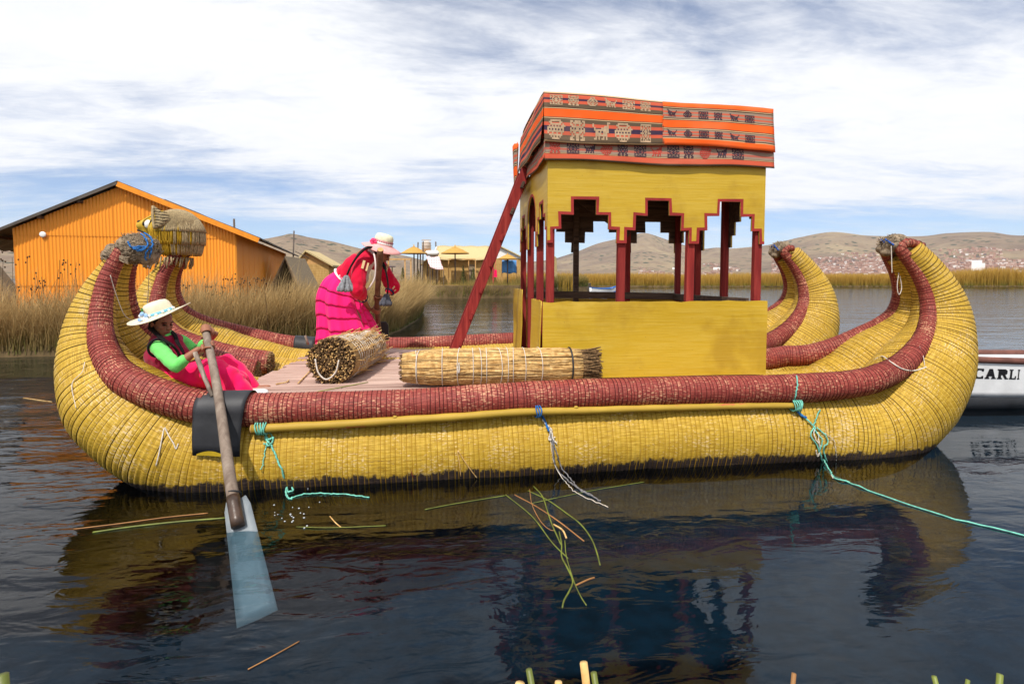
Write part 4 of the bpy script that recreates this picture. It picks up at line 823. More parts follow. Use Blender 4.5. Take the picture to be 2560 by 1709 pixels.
for pts in ([(352, 583), (362, 592), (368, 604), (366, 618), (352, 626), (338, 622)], [(360, 582), (374, 590), (381, 606), (378, 628), (372, 645)], [(330, 616), (345, 624), (362, 620), (348, 616), (336, 620), (350, 628), (364, 615)], [(320, 604), (324, 612), (336, 622), (352, 618)], [(376, 616), (366, 632), (364, 645), (372, 655)]):
    W = []
    for a, b in pts:
        Y = by - .30
        while Y < by and min(((at(a, b, Y) - K0).x - .02) ** 2 / .175 ** 2 + (at(a, b, Y) - K0).y ** 2 / .18 ** 2 + (at(a, b, Y) - K0).z ** 2 / .14 ** 2, 9) > 1: Y += .005
        W.append(at(a, b, Y))
    rope(W, .0065, 26, 6, .003).build('blue_cord', M['blue_rope'], knob, True)
HY = lat_y(-3.6, YF)
def hp(u, v, dy=0.0): p = at(300 + u * .1276, 500 + v * .1276, HY); p.y += dy; return p
HC = hp(1130, 670); HRX, HRY, HRZ = .285, .255, .275
mb = MB(); mb.ell(HC, (HRX, HRY, HRZ)); mb.ell(hp(900, 560), (.19, .20, .15)); mb.ell(hp(860, 860), (.16, .22, .11)); mb.ell(hp(800, 780), (.11, .19, .12))
mb.capsule([hp(860, 470), hp(640, 505), hp(430, 500)], [.16, .125, .062], 14); mb.capsule([hp(820, 600), hp(560, 590), hp(430, 565)], [.12, .085, .04], 12); mb.ell(hp(390, 480), (.035, .05, .035))
n = NT('yellow_reed_head'); v = n.tc(); a = n.noise(n.map(v, (18, 18, 3)), 1, 4); M['puma_y'] = n.done(n.ramp(a, [(.3, S(140, 108, 24)), (.5, S(186, 150, 44)), (.7, S(206, 176, 84))]), .8, .2); n.bump(a, .6, .01)
M['thatch_g'] = plain('grey_weathered_reed', S(166, 146, 110), .9, .45, 12, stretch=(9, 9, 2)); M['thatch_y'] = plain('yellow_stained_reed', S(184, 146, 34), .85, .4, 10, stretch=(9, 9, 2)); M['black_reed'] = plain('dark_lines', S(40, 32, 22), .8)
puma = fuse(mb, 'puma_head', M['puma_y'], boat, .013, 4); puma['label'] = 'woven puma head with white eyes facing left on the far bow'
def strips(zs, fr, mats_, wy, row):
    out = {k: MB() for k in mats_}
    for i_ in range(row):
        ph = 2 * math.pi * i_ / row + random.gauss(0, .01); pts = []
        for k in range(5):
            z = zs[0] + (zs[1] - zs[0]) * k / 4; q = math.sqrt(max(.02, 1 - (z / HRZ) ** 2)) if z > -.02 else 1 - .27 * (z / HRZ) ** 2; q = q + .018 + .045 * (k / 4) ** 2
            pts.append(HC + Vector((HRX * q * math.cos(ph), HRY * q * math.sin(ph), z + random.gauss(0, .002))))
        fx = math.cos(ph) + random.gauss(0, .22)
        key = mats_[0] if fx < fr else mats_[1]
        if math.cos(ph) < (-.45 if zs[0] > .1 else -.72 if zs[0] > 0 else -.9): continue
        out[key].tube(pts, random.uniform(.008, .013), 6, True, .55)
    for k, mb_ in out.items():
        if mb_.n: mb_.build('reed_strip', M[k], puma, True)['kind'] = 'stuff'
strips((.20, .02), -.05, ('puma_y', 'thatch_g'), 0, 96); strips((.06, -.13), .45, ('thatch_y', 'thatch_g'), 0, 104); strips((-.09, -.25), .28, ('thatch_y', 'thatch_g'), 0, 100)
m = MB()
for i_ in range(60):                                    # crown strips combed back from the brow
    ph = -1.5 + 3.0 * i_ / 59; pts = []
    for k in range(7):
        t = -.42 + 1.42 * k / 6; x = t * HRX * .98; rad = math.sqrt(max(.03, 1 - t * t * .96)); el = ph; pts.append(HC + Vector((x, HRY * 1.03 * rad * math.sin(el), HRZ * 1.03 * rad * math.cos(el) + .006)))
    m.tube(pts, .012, 6, True, .5)
m.build('reed_strip', M['thatch_g'], puma, True)['kind'] = 'stuff'
m = MB()
for i_ in range(46):
    ph = 2 * math.pi * i_ / 46; b0 = HC + Vector((HRX * .86 * math.cos(ph) - .10, HRY * .9 * math.sin(ph), -.275)); m.tube([b0, b0 + Vector((random.gauss(-.02, .02), random.gauss(0, .01), -random.uniform(.08, .14)))], .009, 5)
m.build('reed_fringe', M['thatch_g'], puma, True)['kind'] = 'stuff'
for sg in (-1, 1):
    ec = hp(655, 490, -.115 * 1 if sg < 0 else .115); m = MB(); m.ell(ec, (.042, .03, .050), Matrix.Rotation(math.radians(14), 3, 'Y')); e = m.build('eye', plain('white_eye_paint_%d' % sg, S(236, 236, 230), .35, .05), puma, True)
    m = MB(); m.tube([ec + Vector((.036 + .012 * math.cos(a), sg * .01 + .040 * math.sin(a) * .6, .056 * math.cos(a))) for a in np.linspace(0, 6.4, 20)], .009, 6); m.build('eye_rim', M['black_reed'], e, True)
    m = MB(); m.ell(ec + Vector((-.046, sg * .014, .0)), (.012, .014, .022)); m.build('pupil', M['black_reed'], e, True)
    rows = []; T0 = hp(850, 165, sg * .23); T1 = hp(925, 600, sg * .285)
    for j in range(9):
        b = T0.lerp(T1, j / 8); bulge = math.sin(math.pi * (j / 8) ** .85) ** .85; rows.append([b + Vector((.012, -sg * .01, 0)).lerp(Vector((.165, -sg * .03, -.01 - .10 * (1 - j / 8) ** 2)), k / 4) * (1) * (bulge * .97 + .03) + Vector((0, sg * .03 * math.sin(k / 4 * 3.1) * bulge, 0)) for k in range(5)])
    m = MB(); m.grid(rows); ear = m.build('ear', M['thatch_g'], puma, True, solid=.014)
    m = MB(); m.tube([T0.lerp(T1, t) + Vector((-.012 * math.sin(t * 3.1), 0, 0)) for t in np.linspace(0, 1, 9)], .017, 7); m.build('ear_rim', M['thatch_g'], ear, True)
    m = MB()
    for j in range(1, 8):
        a = T0.lerp(T1, j / 8); bulge = math.sin(math.pi * (j / 8) ** .8); m.tube([a + Vector((.01, sg * .02, 0)), a + Vector((.085 * bulge, sg * (.05), -.002)), a + Vector((.16 * bulge, -sg * .005, -.008))], .004, 4)
    m.build('ear_rib', M['black_reed'], ear, True)
    rope([hp(830, 300, sg * .10), hp(680, 355, sg * .095), hp(540, 430, sg * .075), hp(530, 480, sg * .085)], .011, 16).build('brow_line', M['black_reed'], puma, True)
    rope([hp(370, 595, sg * .03), hp(450, 615, sg * .06), hp(560, 650, sg * .085), hp(620, 690, sg * .10)], .010, 16).build('mouth_line', M['black_reed'], puma, True)
m = MB(); m.ell(hp(398, 430), (.03, .045, .022)); m.build('nose', M['black_reed'], puma, True)
m = MB(); m.ell(hp(740, 1310, -.2), (.016, .014, .026)); m.tube([hp(735, 1240, -.19), hp(740, 1300, -.2)], .004, 5); tag(m.build('blue_tag', M['blue_rope'], None, True), 'small blue tag hanging below the puma head', 'tag')
# ---------------------------------------------------------------- people
def skinmat(name, c):
    n = NT(name); a = n.noise(n.tc(), 22, 3); return n.done(n.mix(a, tuple(q * .85 for q in c), tuple(q * 1.12 for q in c)), .55, .35, **{'Subsurface Weight': .08, 'Subsurface Radius': (.02, .008, .004)})
def cloth_mat(name, c, var=.14, scale=7, rough=.9):
    n = NT(name); v = n.tc(); a = n.noise(v, scale, 4); f = n.noise(v, 180, 2); g = n.noise(n.map(v, (14, 14, 5)), 1, 4, .6)
    n.bump(n.math('ADD', n.math('MULTIPLY', g, 1.4), n.math('MULTIPLY', f, .15)), .35, .012)
    return n.done(n.mix(a, tuple(q * (1 - var) for q in c), tuple(min(1, q * (1 + var)) for q in c)), rough, .12, **{'Sheen Weight': .15})
M['skin'] = skinmat('tanned_skin', S(150, 98, 72)); M['hair'] = plain('black_hair', S(18, 14, 14), .6, .3, 30, .2, .5, (1, 1, 8)); M['straw_hat'] = plain('cream_felt_hat', S(228, 214, 186), .85, .12, 9)
M['green_top'] = cloth_mat('green_knit', S(112, 214, 106)); M['vest'] = cloth_mat('crimson_vest', S(150, 26, 62)); M['pink'] = cloth_mat('hot_pink_skirt', S(244, 22, 92), .12, 5); M['pink2'] = cloth_mat('pink_tiered_skirt', S(246, 34, 116), .12, 5)
M['jacket'] = cloth_mat('red_jacket', S(206, 16, 56), .14, 6); M['blouse'] = cloth_mat('white_blouse', S(224, 212, 206)); M['navy'] = cloth_mat('navy_edge', S(46, 36, 74)); M['cream'] = cloth_mat('cream_patch', S(214, 184, 140)); M['wool'] = plain('grey_wool', S(146, 148, 152), .95, .3, 40, bump=.9); M['wool_d'] = plain('slate_wool', S(92, 94, 104), .95, .3, 40, bump=.9)
M['black_cloth'] = cloth_mat('black_binding', S(24, 20, 24)); M['ribbon'] = cloth_mat('sky_blue_ribbon', S(124, 190, 214)); M['white'] = plain('white_cloth', S(236, 234, 230), .8, .06); M['petal_b'] = plain('pale_blue_petal', S(150, 186, 230), .7, .2, 30); M['petal_p'] = plain('pink_petal', S(246, 70, 120), .7, .2, 30); M['leaf'] = plain('green_leaf', S(62, 110, 50), .6, .3, 20)
M['pink_straw'] = plain('pink_straw', S(232, 168, 164), .85, .12, 20); M['lip'] = plain('lip_tone', S(136, 72, 62), .5, .1); M['eye'] = plain('dark_eye', S(26, 18, 16), .25, .1)
def frame(n_, x_hint):
    z = Vector(n_).normalized(); x = Vector(x_hint); x = (x - z * x.dot(z)).normalized(); y = z.cross(x); return Matrix((x, y, z)).transposed()
def grip(mb, c, axis, wrist_dir, r, s=1.0):      # a closed hand on a pole, returns the wrist point
    axis = Vector(axis).normalized(); e1 = Vector(wrist_dir); e1 = (e1 - axis * e1.dot(axis)).normalized(); e2 = axis.cross(e1); c = Vector(c)
    R = Matrix((e1, e2, axis)).transposed(); mb.ell(c + e1 * (r + .016 * s) + e2 * .008, (.019 * s, .036 * s, .042 * s), R, 12, 8)
    for k in range(4):
        o_ = axis * ((1.5 - k) * .0205 * s); L_ = (1.0, 1.08, 1.0, .84)[k]; fr = (.0088, .0092, .0088, .0078)[k] * s
        pts = [c + o_ + (e1 * math.cos(t) + e2 * math.sin(t)) * (r + fr * (1.0 + .35 * math.sin((t - .5) * 1.6))) for t in np.linspace(.55, .55 + 2.9 * L_, 8)]
        mb.capsule([c + o_ * .9 + e1 * (r + .02 * s) + e2 * .014] + pts, [fr * 1.15, fr * 1.1] + [fr] * 6 + [fr * .82], 8)
    pts = [c + axis * (.036 * s + .006 * j) + (e1 * math.cos(t) + e2 * math.sin(t)) * (r + .010 * s) for j, t in enumerate(np.linspace(-.35, -2.3, 6))]
    mb.capsule([c + axis * .026 * s + e1 * (r + .018 * s)] + pts, [.0135 * s, .0115 * s, .011 * s, .0105 * s, .010 * s, .0095 * s, .008 * s], 8)
    return c + e1 * (r + .062 * s) - axis * .012 * s
def head(mb, c, fwd, up, s=1.0):                  # skull, jaw, nose, ears, brow; c is the middle of the head
    fwd = Vector(fwd).normalized(); up = Vector(up); up = (up - fwd * up.dot(fwd)).normalized(); sd = up.cross(fwd); R = Matrix((fwd, sd, up)).transposed(); c = Vector(c)
    L = lambda x, y, z: c + fwd * x * s + sd * y * s + up * z * s
    mb.ell(L(-.008, 0, .022), (.094 * s, .076 * s, .092 * s), R); mb.ell(L(.026, 0, -.045), (.062 * s, .058 * s, .066 * s), R); mb.ell(L(.052, 0, -.082), (.030 * s, .032 * s, .026 * s), R, 12, 8)
    for y in (-1, 1): mb.ell(L(.052, .036 * y, -.022), (.030 * s, .026 * s, .026 * s), R, 12, 8); mb.ell(L(-.005, .077 * y, -.012), (.017 * s, .010 * s, .029 * s), R, 10, 6)
    mb.capsule([L(.082, 0, .012), L(.094, 0, -.008), L(.101, 0, -.026)], [.010 * s, .013 * s, .016 * s], 8); mb.ell(L(.080, 0, .022), (.016 * s, .05 * s, .013 * s), R, 10, 6)
    mb.ell(L(.080, 0, -.056), (.014 * s, .024 * s, .007 * s), R, 10, 6); mb.ell(L(.078, 0, -.068), (.014 * s, .021 * s, .008 * s), R, 10, 6)
    return L, R
def face_parts(L, R, s, parent):
    for y in (-1, 1):
        m = MB(); m.ell(L(.080, .031 * y, .002), (.010 * s, .015 * s, .0075 * s), R, 10, 6); m.build('eye', M['eye'], parent, True)
        m = MB(); m.capsule([L(.090, .014 * y, .020), L(.090, .032 * y, .025), L(.078, .050 * y, .020)], [.004 * s, .0048 * s, .003 * s], 6); m.build('eyebrow', M['hair'], parent, True)
    m = MB(); m.capsule([L(.089, -.021, -.062), L(.096, 0, -.061), L(.089, .021, -.062)], [.004 * s, .0055 * s, .004 * s], 6); m.build('mouth', M['lip'], parent, True)
def braid(pts, r0, r1, parent):
    P = crom(pts, 34); m = MB()
    for i_ in range(33):
        d = Vector(P[i_ + 1] - P[i_]); r = r0 + (r1 - r0) * i_ / 32; sd = d.cross(Vector((0, 0, 1)) if abs(d.normalized().z) < .9 else Vector((1, 0, 0))).normalized(); R = frame(d, sd)
        for s_ in (-1, 1): m.ell(Vector(P[i_]) + sd * (s_ * r * .38), (r * .66, r * .6, d.length * .95 + r * .25), R @ Matrix.Rotation(s_ * .55, 3, 'Y'), 8, 5)
    return m.build('braid', M['hair'], parent, True)
# ----- seated woman paddling
def oar_at(py): 
    t = min(np.linspace(0, 1, 400), key=lambda t: abs((OP0 + (OP1 - OP0) * t - at(512 + 88 * t, py, (OP0 + (OP1 - OP0) * t).y)).z)); return OP0 + (OP1 - OP0) * t + Vector((.012 * math.sin(t * 5), 0, 0))
hb = MB()
HA = at(404, 806, 4.97); fwdA = Vector((.80, -.50, -.22)); LA, RA = head(hb, HA, fwdA, (0, 0, 1), .98)
sR, sL = at(394, 868, 4.84), at(450, 852, 5.12); pel = at(420, 950, 5.06); nb = at(416, 846, 4.99)
wr1 = grip(hb, oar_at(862), OD, (-.8, .1, -.3), .029); wr2 = grip(hb, oar_at(827), OD, (.15, .9, .1), .029)
eR, eL = at(440, 915, 4.66), at(490, 880, 5.12)
hb.capsule([nb - Vector((0, 0, .04)), HA + Vector((-.01, 0, -.06))], [.052, .05], 12)
hb.capsule([pel, at(418, 905, 5.03), at(416, 872, 5.0)], [.13, .115, .12], 16, 1.0, (1, 0, 0)); hb.capsule([sR, sL], [.055, .055], 10)
for a, b, c_ in ((sR, eR, wr1), (sL, eL, wr2)): hb.capsule([a, a.lerp(b, .5), b], [.05, .046, .038], 10); hb.capsule([b, b.lerp(c_, .45), c_], [.038, .035, .025], 10)
kR, kL = at(540, 932, 4.84), at(562, 918, 5.12); fR, fL = at(628, 985, 4.80), at(640, 972, 5.08)
for h_, k_, f_ in ((pel + Vector((.02, -.10, -.02)), kR, fR), (pel + Vector((.02, .10, -.02)), kL, fL)):
    hb.capsule([h_, h_.lerp(k_, .5), k_], [.085, .075, .055], 10); hb.capsule([k_, k_.lerp(f_, .4), f_], [.052, .05, .034], 10); hb.capsule([f_, f_ + Vector((.10, 0, .01))], [.034, .026], 8)
pA = fuse(hb, 'person', M['skin'], None, .0062, 2); tag(pA, 'person in wide cream hat, green top and crimson vest, seated at bow paddling', 'person')
face_parts(LA, RA, .98, pA)
g = MB()
for a, b, c_, cut in ((sR, eR, wr1, .78), (sL, eL, wr2, .9)):
    e_ = b.lerp(c_, cut * .62); g.capsule([a, a.lerp(b, .35) + Vector((0, 0, .004)), a.lerp(b, .7), b], [.060, .058, .054, .050], 12); g.tube([b, b.lerp(e_, .5), e_], [.052, .046, .037], 12)
g.capsule([sR, at(416, 860, 5.0), sL], [.06, .09, .06], 12); g.capsule([nb - Vector((0, 0, .05)), nb + Vector((.01, -.005, .012))], [.085, .062], 14)
gt = fuse(g, 'green_top', M['green_top'], pA, .008, 3)
v_ = MB(); v_.capsule([pel + Vector((-.01, 0, -.02)), at(422, 915, 5.03), at(418, 885, 5.01), at(414, 862, 5.0)], [.150, .140, .148, .118], 20, 1.16, (1, 0, 0)); v_.capsule([sR.lerp(nb, .30), at(414, 862, 5.0), sL.lerp(nb, .30)], [.062, .105, .062], 14)
vs = fuse(v_, 'vest', M['vest'], pA, .008, 4)
for s_, e_ in ((sR, eR),):
    d = (e_ - s_).normalized(); R = frame(d * .75 + (s_ - nb).normalized() * .6, (0, 0, 1)); m = MB(); m.tube([s_ + d * .012 + R @ Vector((.082 * math.cos(a), .070 * math.sin(a), 0)) for a in np.linspace(0, 6.35, 26)], .010, 6); m.build('armhole_trim', M['black_cloth'], vs, True)
sk = MB(); sk.ell(pel + Vector((.02, 0, -.08)), (.20, .24, .11)); 
for h_, k_, f_ in ((pel + Vector((.02, -.11, -.02)), kR, fR), (pel + Vector((.02, .11, -.02)), kL, fL)):
    sk.capsule([h_, h_.lerp(k_, .5) + Vector((0, 0, .01)), k_ + Vector((0, 0, .02))], [.115, .118, .098], 14); sk.capsule([k_ + Vector((0, 0, .02)), k_.lerp(f_, .5), f_ - Vector((.05, 0, -.01))], [.098, .10, .075], 14)
sk.ell((kR + kL) / 2 + Vector((-.08, 0, -.05)), (.22, .20, .11)); sk.ell((kR + kL) / 2 + Vector((.08, 0, -.10)), (.14, .20, .10)); sk.ell(pel + Vector((-.08, -.05, -.11)), (.16, .2, .09))
so = fuse(sk, 'skirt', M['pink'], pA, .012, 4)
def crumple(o, fn):                                            # push the surface out along its normals
    me = o.data; n_ = len(me.vertices); co = np.empty(n_ * 3); no = np.empty(n_ * 3, np.float32); me.vertices.foreach_get('co', co); me.vertex_normals.foreach_get('vector', no); co = co.reshape(-1, 3); no = no.reshape(-1, 3)
    co += no * np.array([fn(*q) for q in co])[:, None]; me.vertices.foreach_set('co', co.ravel()); me.update()
crumple(so, lambda x, y, z: .012 * mnoise.noise((x * 16, y * 7, z * 9)) + .012 * mnoise.noise((x * 7 + 3, y * 4, z * 5)) + .007 * math.sin(x * 42 + 5 * mnoise.noise((x * 5, y * 8, z * 8))))
crumple(gt, lambda x, y, z: .006 * mnoise.noise((x * 26, y * 20, z * 26)) + .005 * mnoise.noise((x * 9, y * 9, z * 14)))
crumple(vs, lambda x, y, z: .008 * mnoise.noise((x * 12, y * 10, z * 18)) + .004 * mnoise.noise((x * 25, y * 25, z * 30)))
m = MB(); m.capsule([fR - Vector((.02, 0, 0)), fR + Vector((.105, 0, .01))], [.040, .032], 10); m.build('sock', M['white'], pA, True)
hr = MB(); hr.ell(LA(-.022, 0, .03), (.092, .085, .092), RA); hr.ell(LA(-.05, 0, -.045), (.055, .072, .06), RA); fuse(hr, 'hair', M['hair'], pA, .008, 3)
braid([LA(-.02, -.075, -.05), at(396, 838, 4.84), at(410, 850, 4.80), at(430, 862, 4.80), at(446, 882, 4.83), at(452, 905, 4.85)], .021, .014, pA); braid([LA(-.01, .07, -.07), at(436, 836, 4.95), at(444, 856, 4.88), at(456, 876, 4.86), at(462, 892, 4.86)], .018, .013, pA)
# hat
def hat(c, nrm, xh, crown, brim, mats_, parent, band, tiers=False):
    R = frame(nrm, xh); m = MB()
    m.lathe(crown + brim, c, R, 40, lambda q, a: Vector((q.x * 1.06, q.y * .96, q.z + (.012 * math.cos(2 * a) * max(0, math.hypot(q.x, q.y) - .12) / .1))), closed=True); h = m.build('hat', mats_[0], parent, True, solid=.006)
    return h, R
HT = at(400, 786, 4.97) + Vector((0, 0, .0))
hatA, RH = hat(HT, (-.30, -.17, .94), (1, 0, 0), [(.002, .112), (.045, .112), (.078, .104), (.094, .082), (.101, .045), (.104, .006)], [(.112, -.002), (.15, -.004), (.195, -.001), (.232, .004)], (M['straw_hat'],), pA, None)
m = MB(); m.lathe([(.1065, .006), (.107, .034), (.103, .034), (.103, .006)], HT, RH, 36, lambda q, a: Vector((q.x * 1.06, q.y * .96, q.z))); rb_ = m.build('hat_band', M['ribbon'], hatA, True)
m = MB()
for k in range(14): a = 2 * math.pi * k / 14; p = HT + RH @ Vector((.1095 * 1.06 * math.cos(a), .1095 * .96 * math.sin(a), .020 + .004 * (-1) ** k)); m.ell(p, (.012, .012, .006), frame(RH @ Vector((math.cos(a), math.sin(a), 0)), (0, 0, 1)), 8, 5)
m.build('ribbon_pattern', M['white'], hatA, True)
fl_c = HT + RH @ Vector((-.075, -.088, .02))
for k, (dx, dy, dz) in enumerate(((-.022, -.01, .014), (.018, -.018, .018), (0, -.02, -.012), (-.03, -.012, -.018), (.026, -.018, -.012), (-.008, -.024, .030))): m = MB(); m.ell(fl_c + Vector((dx, dy, dz)), (.020, .009, .015), Matrix.Rotation(k * 1.1, 3, 'Y'), 10, 6); m.build('petal', M['petal_b'] if k % 2 else M['white'], hatA, True)
m = MB(); m.ell(fl_c + Vector((-.01, -.012, .052)), (.011, .004, .024)); m.build('leaf', M['leaf'], hatA, True)
m = MB(); m.capsule([fl_c + Vector((0, -.02, -.01)), fl_c + Vector((-.03, -.05, -.03)), fl_c + Vector((-.055, -.07, -.036))], [.008, .007, .004], 6, .3); m.build('ribbon_tail', M['petal_b'], hatA, True)
# ----- standing woman bent over an oar
P0b, Pmb, P1b = at(951, 624, 6.35), at(943, 766, 6.98), at(952, 852, 7.42); P1b.z = max(P1b.z, DZ + .02)
def bpole(t): return Vector(crom([P0b, Pmb, P1b], 41)[int(round(t * 40))])
oarb = thing('oar', bpole(1.0), 'thick brown oar with black blade held upright by the bent woman', 'oar')
m = MB(); m.tube([bpole(t) for t in np.linspace(0, .96, 25)], [.034 - .006 * t for t in np.linspace(0, 1, 25)], 12); shb = m.build('shaft', M['brown_pole'], oarb, True)
ta = (bpole(0) - bpole(.05)).normalized(); m = MB(); m.tube([bpole(0) + ta * .001, bpole(0) + ta * .004], [.033, .032], 12); m.build('cut_end', M['cut_wood'], shb)
m = MB(); bb, bt = at(955, 852, 7.44), at(953, 808, 7.36); bb.z = max(bb.z, DZ + .04); m.prism([(-.07, 0), (.085, 0), (.085, .22), (.06, .27), (-.05, .27), (-.07, .22)], bb, (1, .15, 0), (bt - bb).normalized(), (0, .02, 0)); m.build('blade', M['rubber'], oarb)
hb = MB(); HB = at(956, 632, 6.86); fB = Vector((.80, -.12, -.58)); LB_, RB_ = head(hb, HB, fB, (.5, 0, .85), 1.0)
pelB, nB = at(846, 712, 6.95), at(926, 634, 6.87); sRb, sLb = at(898, 660, 6.70), at(948, 660, 7.05)
axp = (bpole(.45) - bpole(.55)).normalized()
w1 = grip(hb, bpole(.62), axp, (-.9, -.1, .2), .031); w2 = grip(hb, bpole(.49), axp, (.85, .2, .1), .031)
eRb, eLb = at(893, 722, 6.60), at(982, 716, 7.02)
hb.capsule([nB, HB + Vector((-.02, 0, -.03))], [.052, .05], 12); hb.capsule([pelB, pelB.lerp(nB, .5), nB - (nB - pelB).normalized() * .10], [.14, .12, .125], 16, .85, (0, 1, 0)); hb.capsule([sRb, nB - Vector((.03, 0, .03)), sLb], [.055, .06, .055], 10)
for a, b, c_ in ((sRb, eRb, w1), (sLb, eLb, w2)): hb.capsule([a, a.lerp(b, .5), b], [.052, .047, .04], 10); hb.capsule([b, b.lerp(c_, .45), c_], [.04, .038, .026], 10)
for hx, fx, fy in (((.0, -.10, -.03), 938, 6.82), ((0, .10, -.03), 880, 7.05)):
    h_ = pelB + Vector(hx); f_ = Vector((at(fx, 880, fy).x - .03, fy, DZ + .075)); k_ = h_.lerp(f_, .5) + Vector((.05, 0, 0)); hb.capsule([h_, h_.lerp(k_, .5), k_], [.095, .08, .058], 10); hb.capsule([k_, k_.lerp(f_, .4), f_], [.056, .055, .036], 10); hb.capsule([f_ - Vector((.02, 0, .035)), f_ + Vector((.13, -.02, -.045))], [.036, .028], 8)
pB = fuse(hb, 'person', M['skin'], None, .007, 2); tag(pB, 'person in red jacket, pink tiered skirt and brimmed hat, bending over an oar on deck', 'person')
face_parts(LB_, RB_, 1.0, pB)
bl = MB(); bl.capsule([pelB.lerp(nB, .22), pelB.lerp(nB, .55) + Vector((.03, 0, -.03)), nB + Vector((-.02, 0, -.05))], [.135, .135, .095], 16, .9, (0, 1, 0)); bl.capsule([nB + Vector((-.03, 0, -.02)), nB + Vector((.01, 0, .0))], [.078, .066], 12); bl.ell(pelB.lerp(nB, .5) + Vector((.085, -.02, -.09)), (.085, .11, .10)); fuse(bl, 'blouse', M['blouse'], pB, .009, 4)
jk = MB(); ja, jb_ = pelB.lerp(nB, .26), nB - (nB - pelB).normalized() * .05
jk.capsule([ja, ja.lerp(jb_, .45), jb_ + Vector((-.02, 0, -.01))], [.138, .152, .112], 18, .92, (0, 1, 0)); jk.capsule([sRb, nB - Vector((.045, 0, .045)), sLb], [.085, .105, .085], 14)
for a, b, c_ in ((sRb, eRb, w1), (sLb, eLb, w2)):
    e_ = b.lerp(c_, .42); jk.capsule([a, a.lerp(b, .4), a.lerp(b, .8), b], [.080, .085, .088, .078], 14); jk.capsule([b, b.lerp(e_, .55), e_], [.086, .078, .050], 12)
jo = fuse(jk, 'jacket', M['jacket'], pB, .009, 4)
crumple(jo, lambda x, y, z: .016 * mnoise.noise((x * 11, y * 9, z * 7)) + .009 * mnoise.noise((x * 24, y * 20, z * 11)))
for a, b, c_, sd_ in ((sRb, eRb, w1, -1), (sLb, eLb, w2, 1)):
    e_ = b.lerp(c_, .43); d = (c_ - b).normalized(); R = frame(d, (0, -1, 0)); m = MB(); m.tube([e_ + R @ Vector((.052 * math.cos(t), .052 * math.sin(t), 0)) for t in np.linspace(0, 6.35, 24)], .012, 6); m.build('cuff', M['navy'], jo, True)
    for k in range(4): t = -.9 + k * .6; m = MB(); m.bar(e_ - d * .020 + R @ Vector((.060 * math.cos(t), .060 * math.sin(t), 0)), e_ - d * .062 + R @ Vector((.074 * math.cos(t), .074 * math.sin(t), 0)), .016, .004, up=R @ Vector((math.cos(t), math.sin(t), 0))); m.build('cuff_stripe', M['cream'], jo)
for (u, v, Y, wd) in ((908, 661, 6.60, .020), (918, 667, 6.61, .014), (967, 671, 6.95, .018)):
    c_ = at(u, v, Y); m = MB(); m.bar(c_ + Vector((-.012, 0, -.045)), c_ + Vector((.012, .012, .045)), wd * 1.4, .006, up=(0, -1, 0)); m.build('sleeve_patch', M['cream'], jo)
# white trim down the open front
rope([at(931, 622, 6.74), at(938, 650, 6.66), at(938, 690, 6.66), at(928, 712, 6.68), at(916, 728, 6.72)], .010, 24).build('front_trim', M['blouse'], jo, True)
# tiered skirt
lev = [(864, 692, 27, 0), (856, 714, 45, .4), (853, 740, 55, .75), (856, 770, 61, 1), (864, 800, 66, 1.1), (869, 825, 70, 1.2), (873, 850, 75, 1.25), (876, 868, 78, 1.3)]
rows = []; N_ = 180; LV = crom([(a, b, c_, d) for a, b, c_, d in lev], 44); tiers = [11, 18, 25, 32, 38]
for j, (a, b, hw, am) in enumerate(LV):
    t = j / 43; c_ = at(a, b, 6.95); hw_ = hw / 206; tl = .55 * (1 - t) ** 1.5; r_ = []; last = max([0] + [q for q in tiers if q <= j]); k = (j - last) / 7.0 if last else 0
    for i_ in range(N_):
        an = 2 * math.pi * i_ / N_; fold = 1 + am * (.17 * (abs(math.sin(an * 6.5 + 1.6 * math.sin(an * 2))) ** .7 - .7) + .02 * math.sin(an * 23 + j * .05) + .05 * mnoise.noise((math.cos(an) * 2, math.sin(an) * 2, j * .03))); st_ = 1 + (.028 * k if last else 0)
        x = hw_ * math.cos(an) * fold * st_; y = hw_ * .88 * math.sin(an) * fold * st_; r_.append(c_ + Vector((x * math.cos(tl), y, -x * math.sin(tl) + .012 * t * math.sin(an * 5 + 1))))
    r_ = [q + Vector((0, 0, (.014 * math.sin(i_ / N_ * 6.283 * 5 + 1.0) + .03 * mnoise.noise((math.cos(i_ / N_ * 6.283) * 2.5, math.sin(i_ / N_ * 6.283) * 2.5, 0))) * am)) for i_, q in enumerate(r_)]
    if j in tiers: rows.append([q + (q - c_) * (.035) + Vector((0, 0, -.010)) for q in r_])
    rows.append(r_)
m = MB(); m.grid(rows, closed_u=True); sk2 = m.build('skirt', M['pink2'], pB, True, solid=.006)
m = MB(); c_ = at(857, 690, 6.94); R = frame((nB - pelB), (0, -1, 0)); m.tube([pelB.lerp(nB, .20) + R @ Vector((.150 * math.cos(t), .140 * math.sin(t), 0)) for t in np.linspace(0, 6.35, 30)], .024, 8, True, .5); m.build('belt', M['white'], pB, True)
m = MB(); f_ = Vector((at(938, 880, 6.82).x - .03, 6.82, DZ + .075)); m.capsule([f_ + Vector((0, 0, -.04)), f_ + Vector((.13, -.02, -.045))], [.042, .033], 10); m.build('shoe', plain('pale_shoe', S(196, 176, 140), .7), pB, True)
hr = MB(); hr.ell(LB_(-.024, 0, .03), (.092, .086, .092), RB_); hr.ell(LB_(-.06, 0, -.03), (.05, .07, .05), RB_); fuse(hr, 'hair', M['hair'], pB, .008, 3)
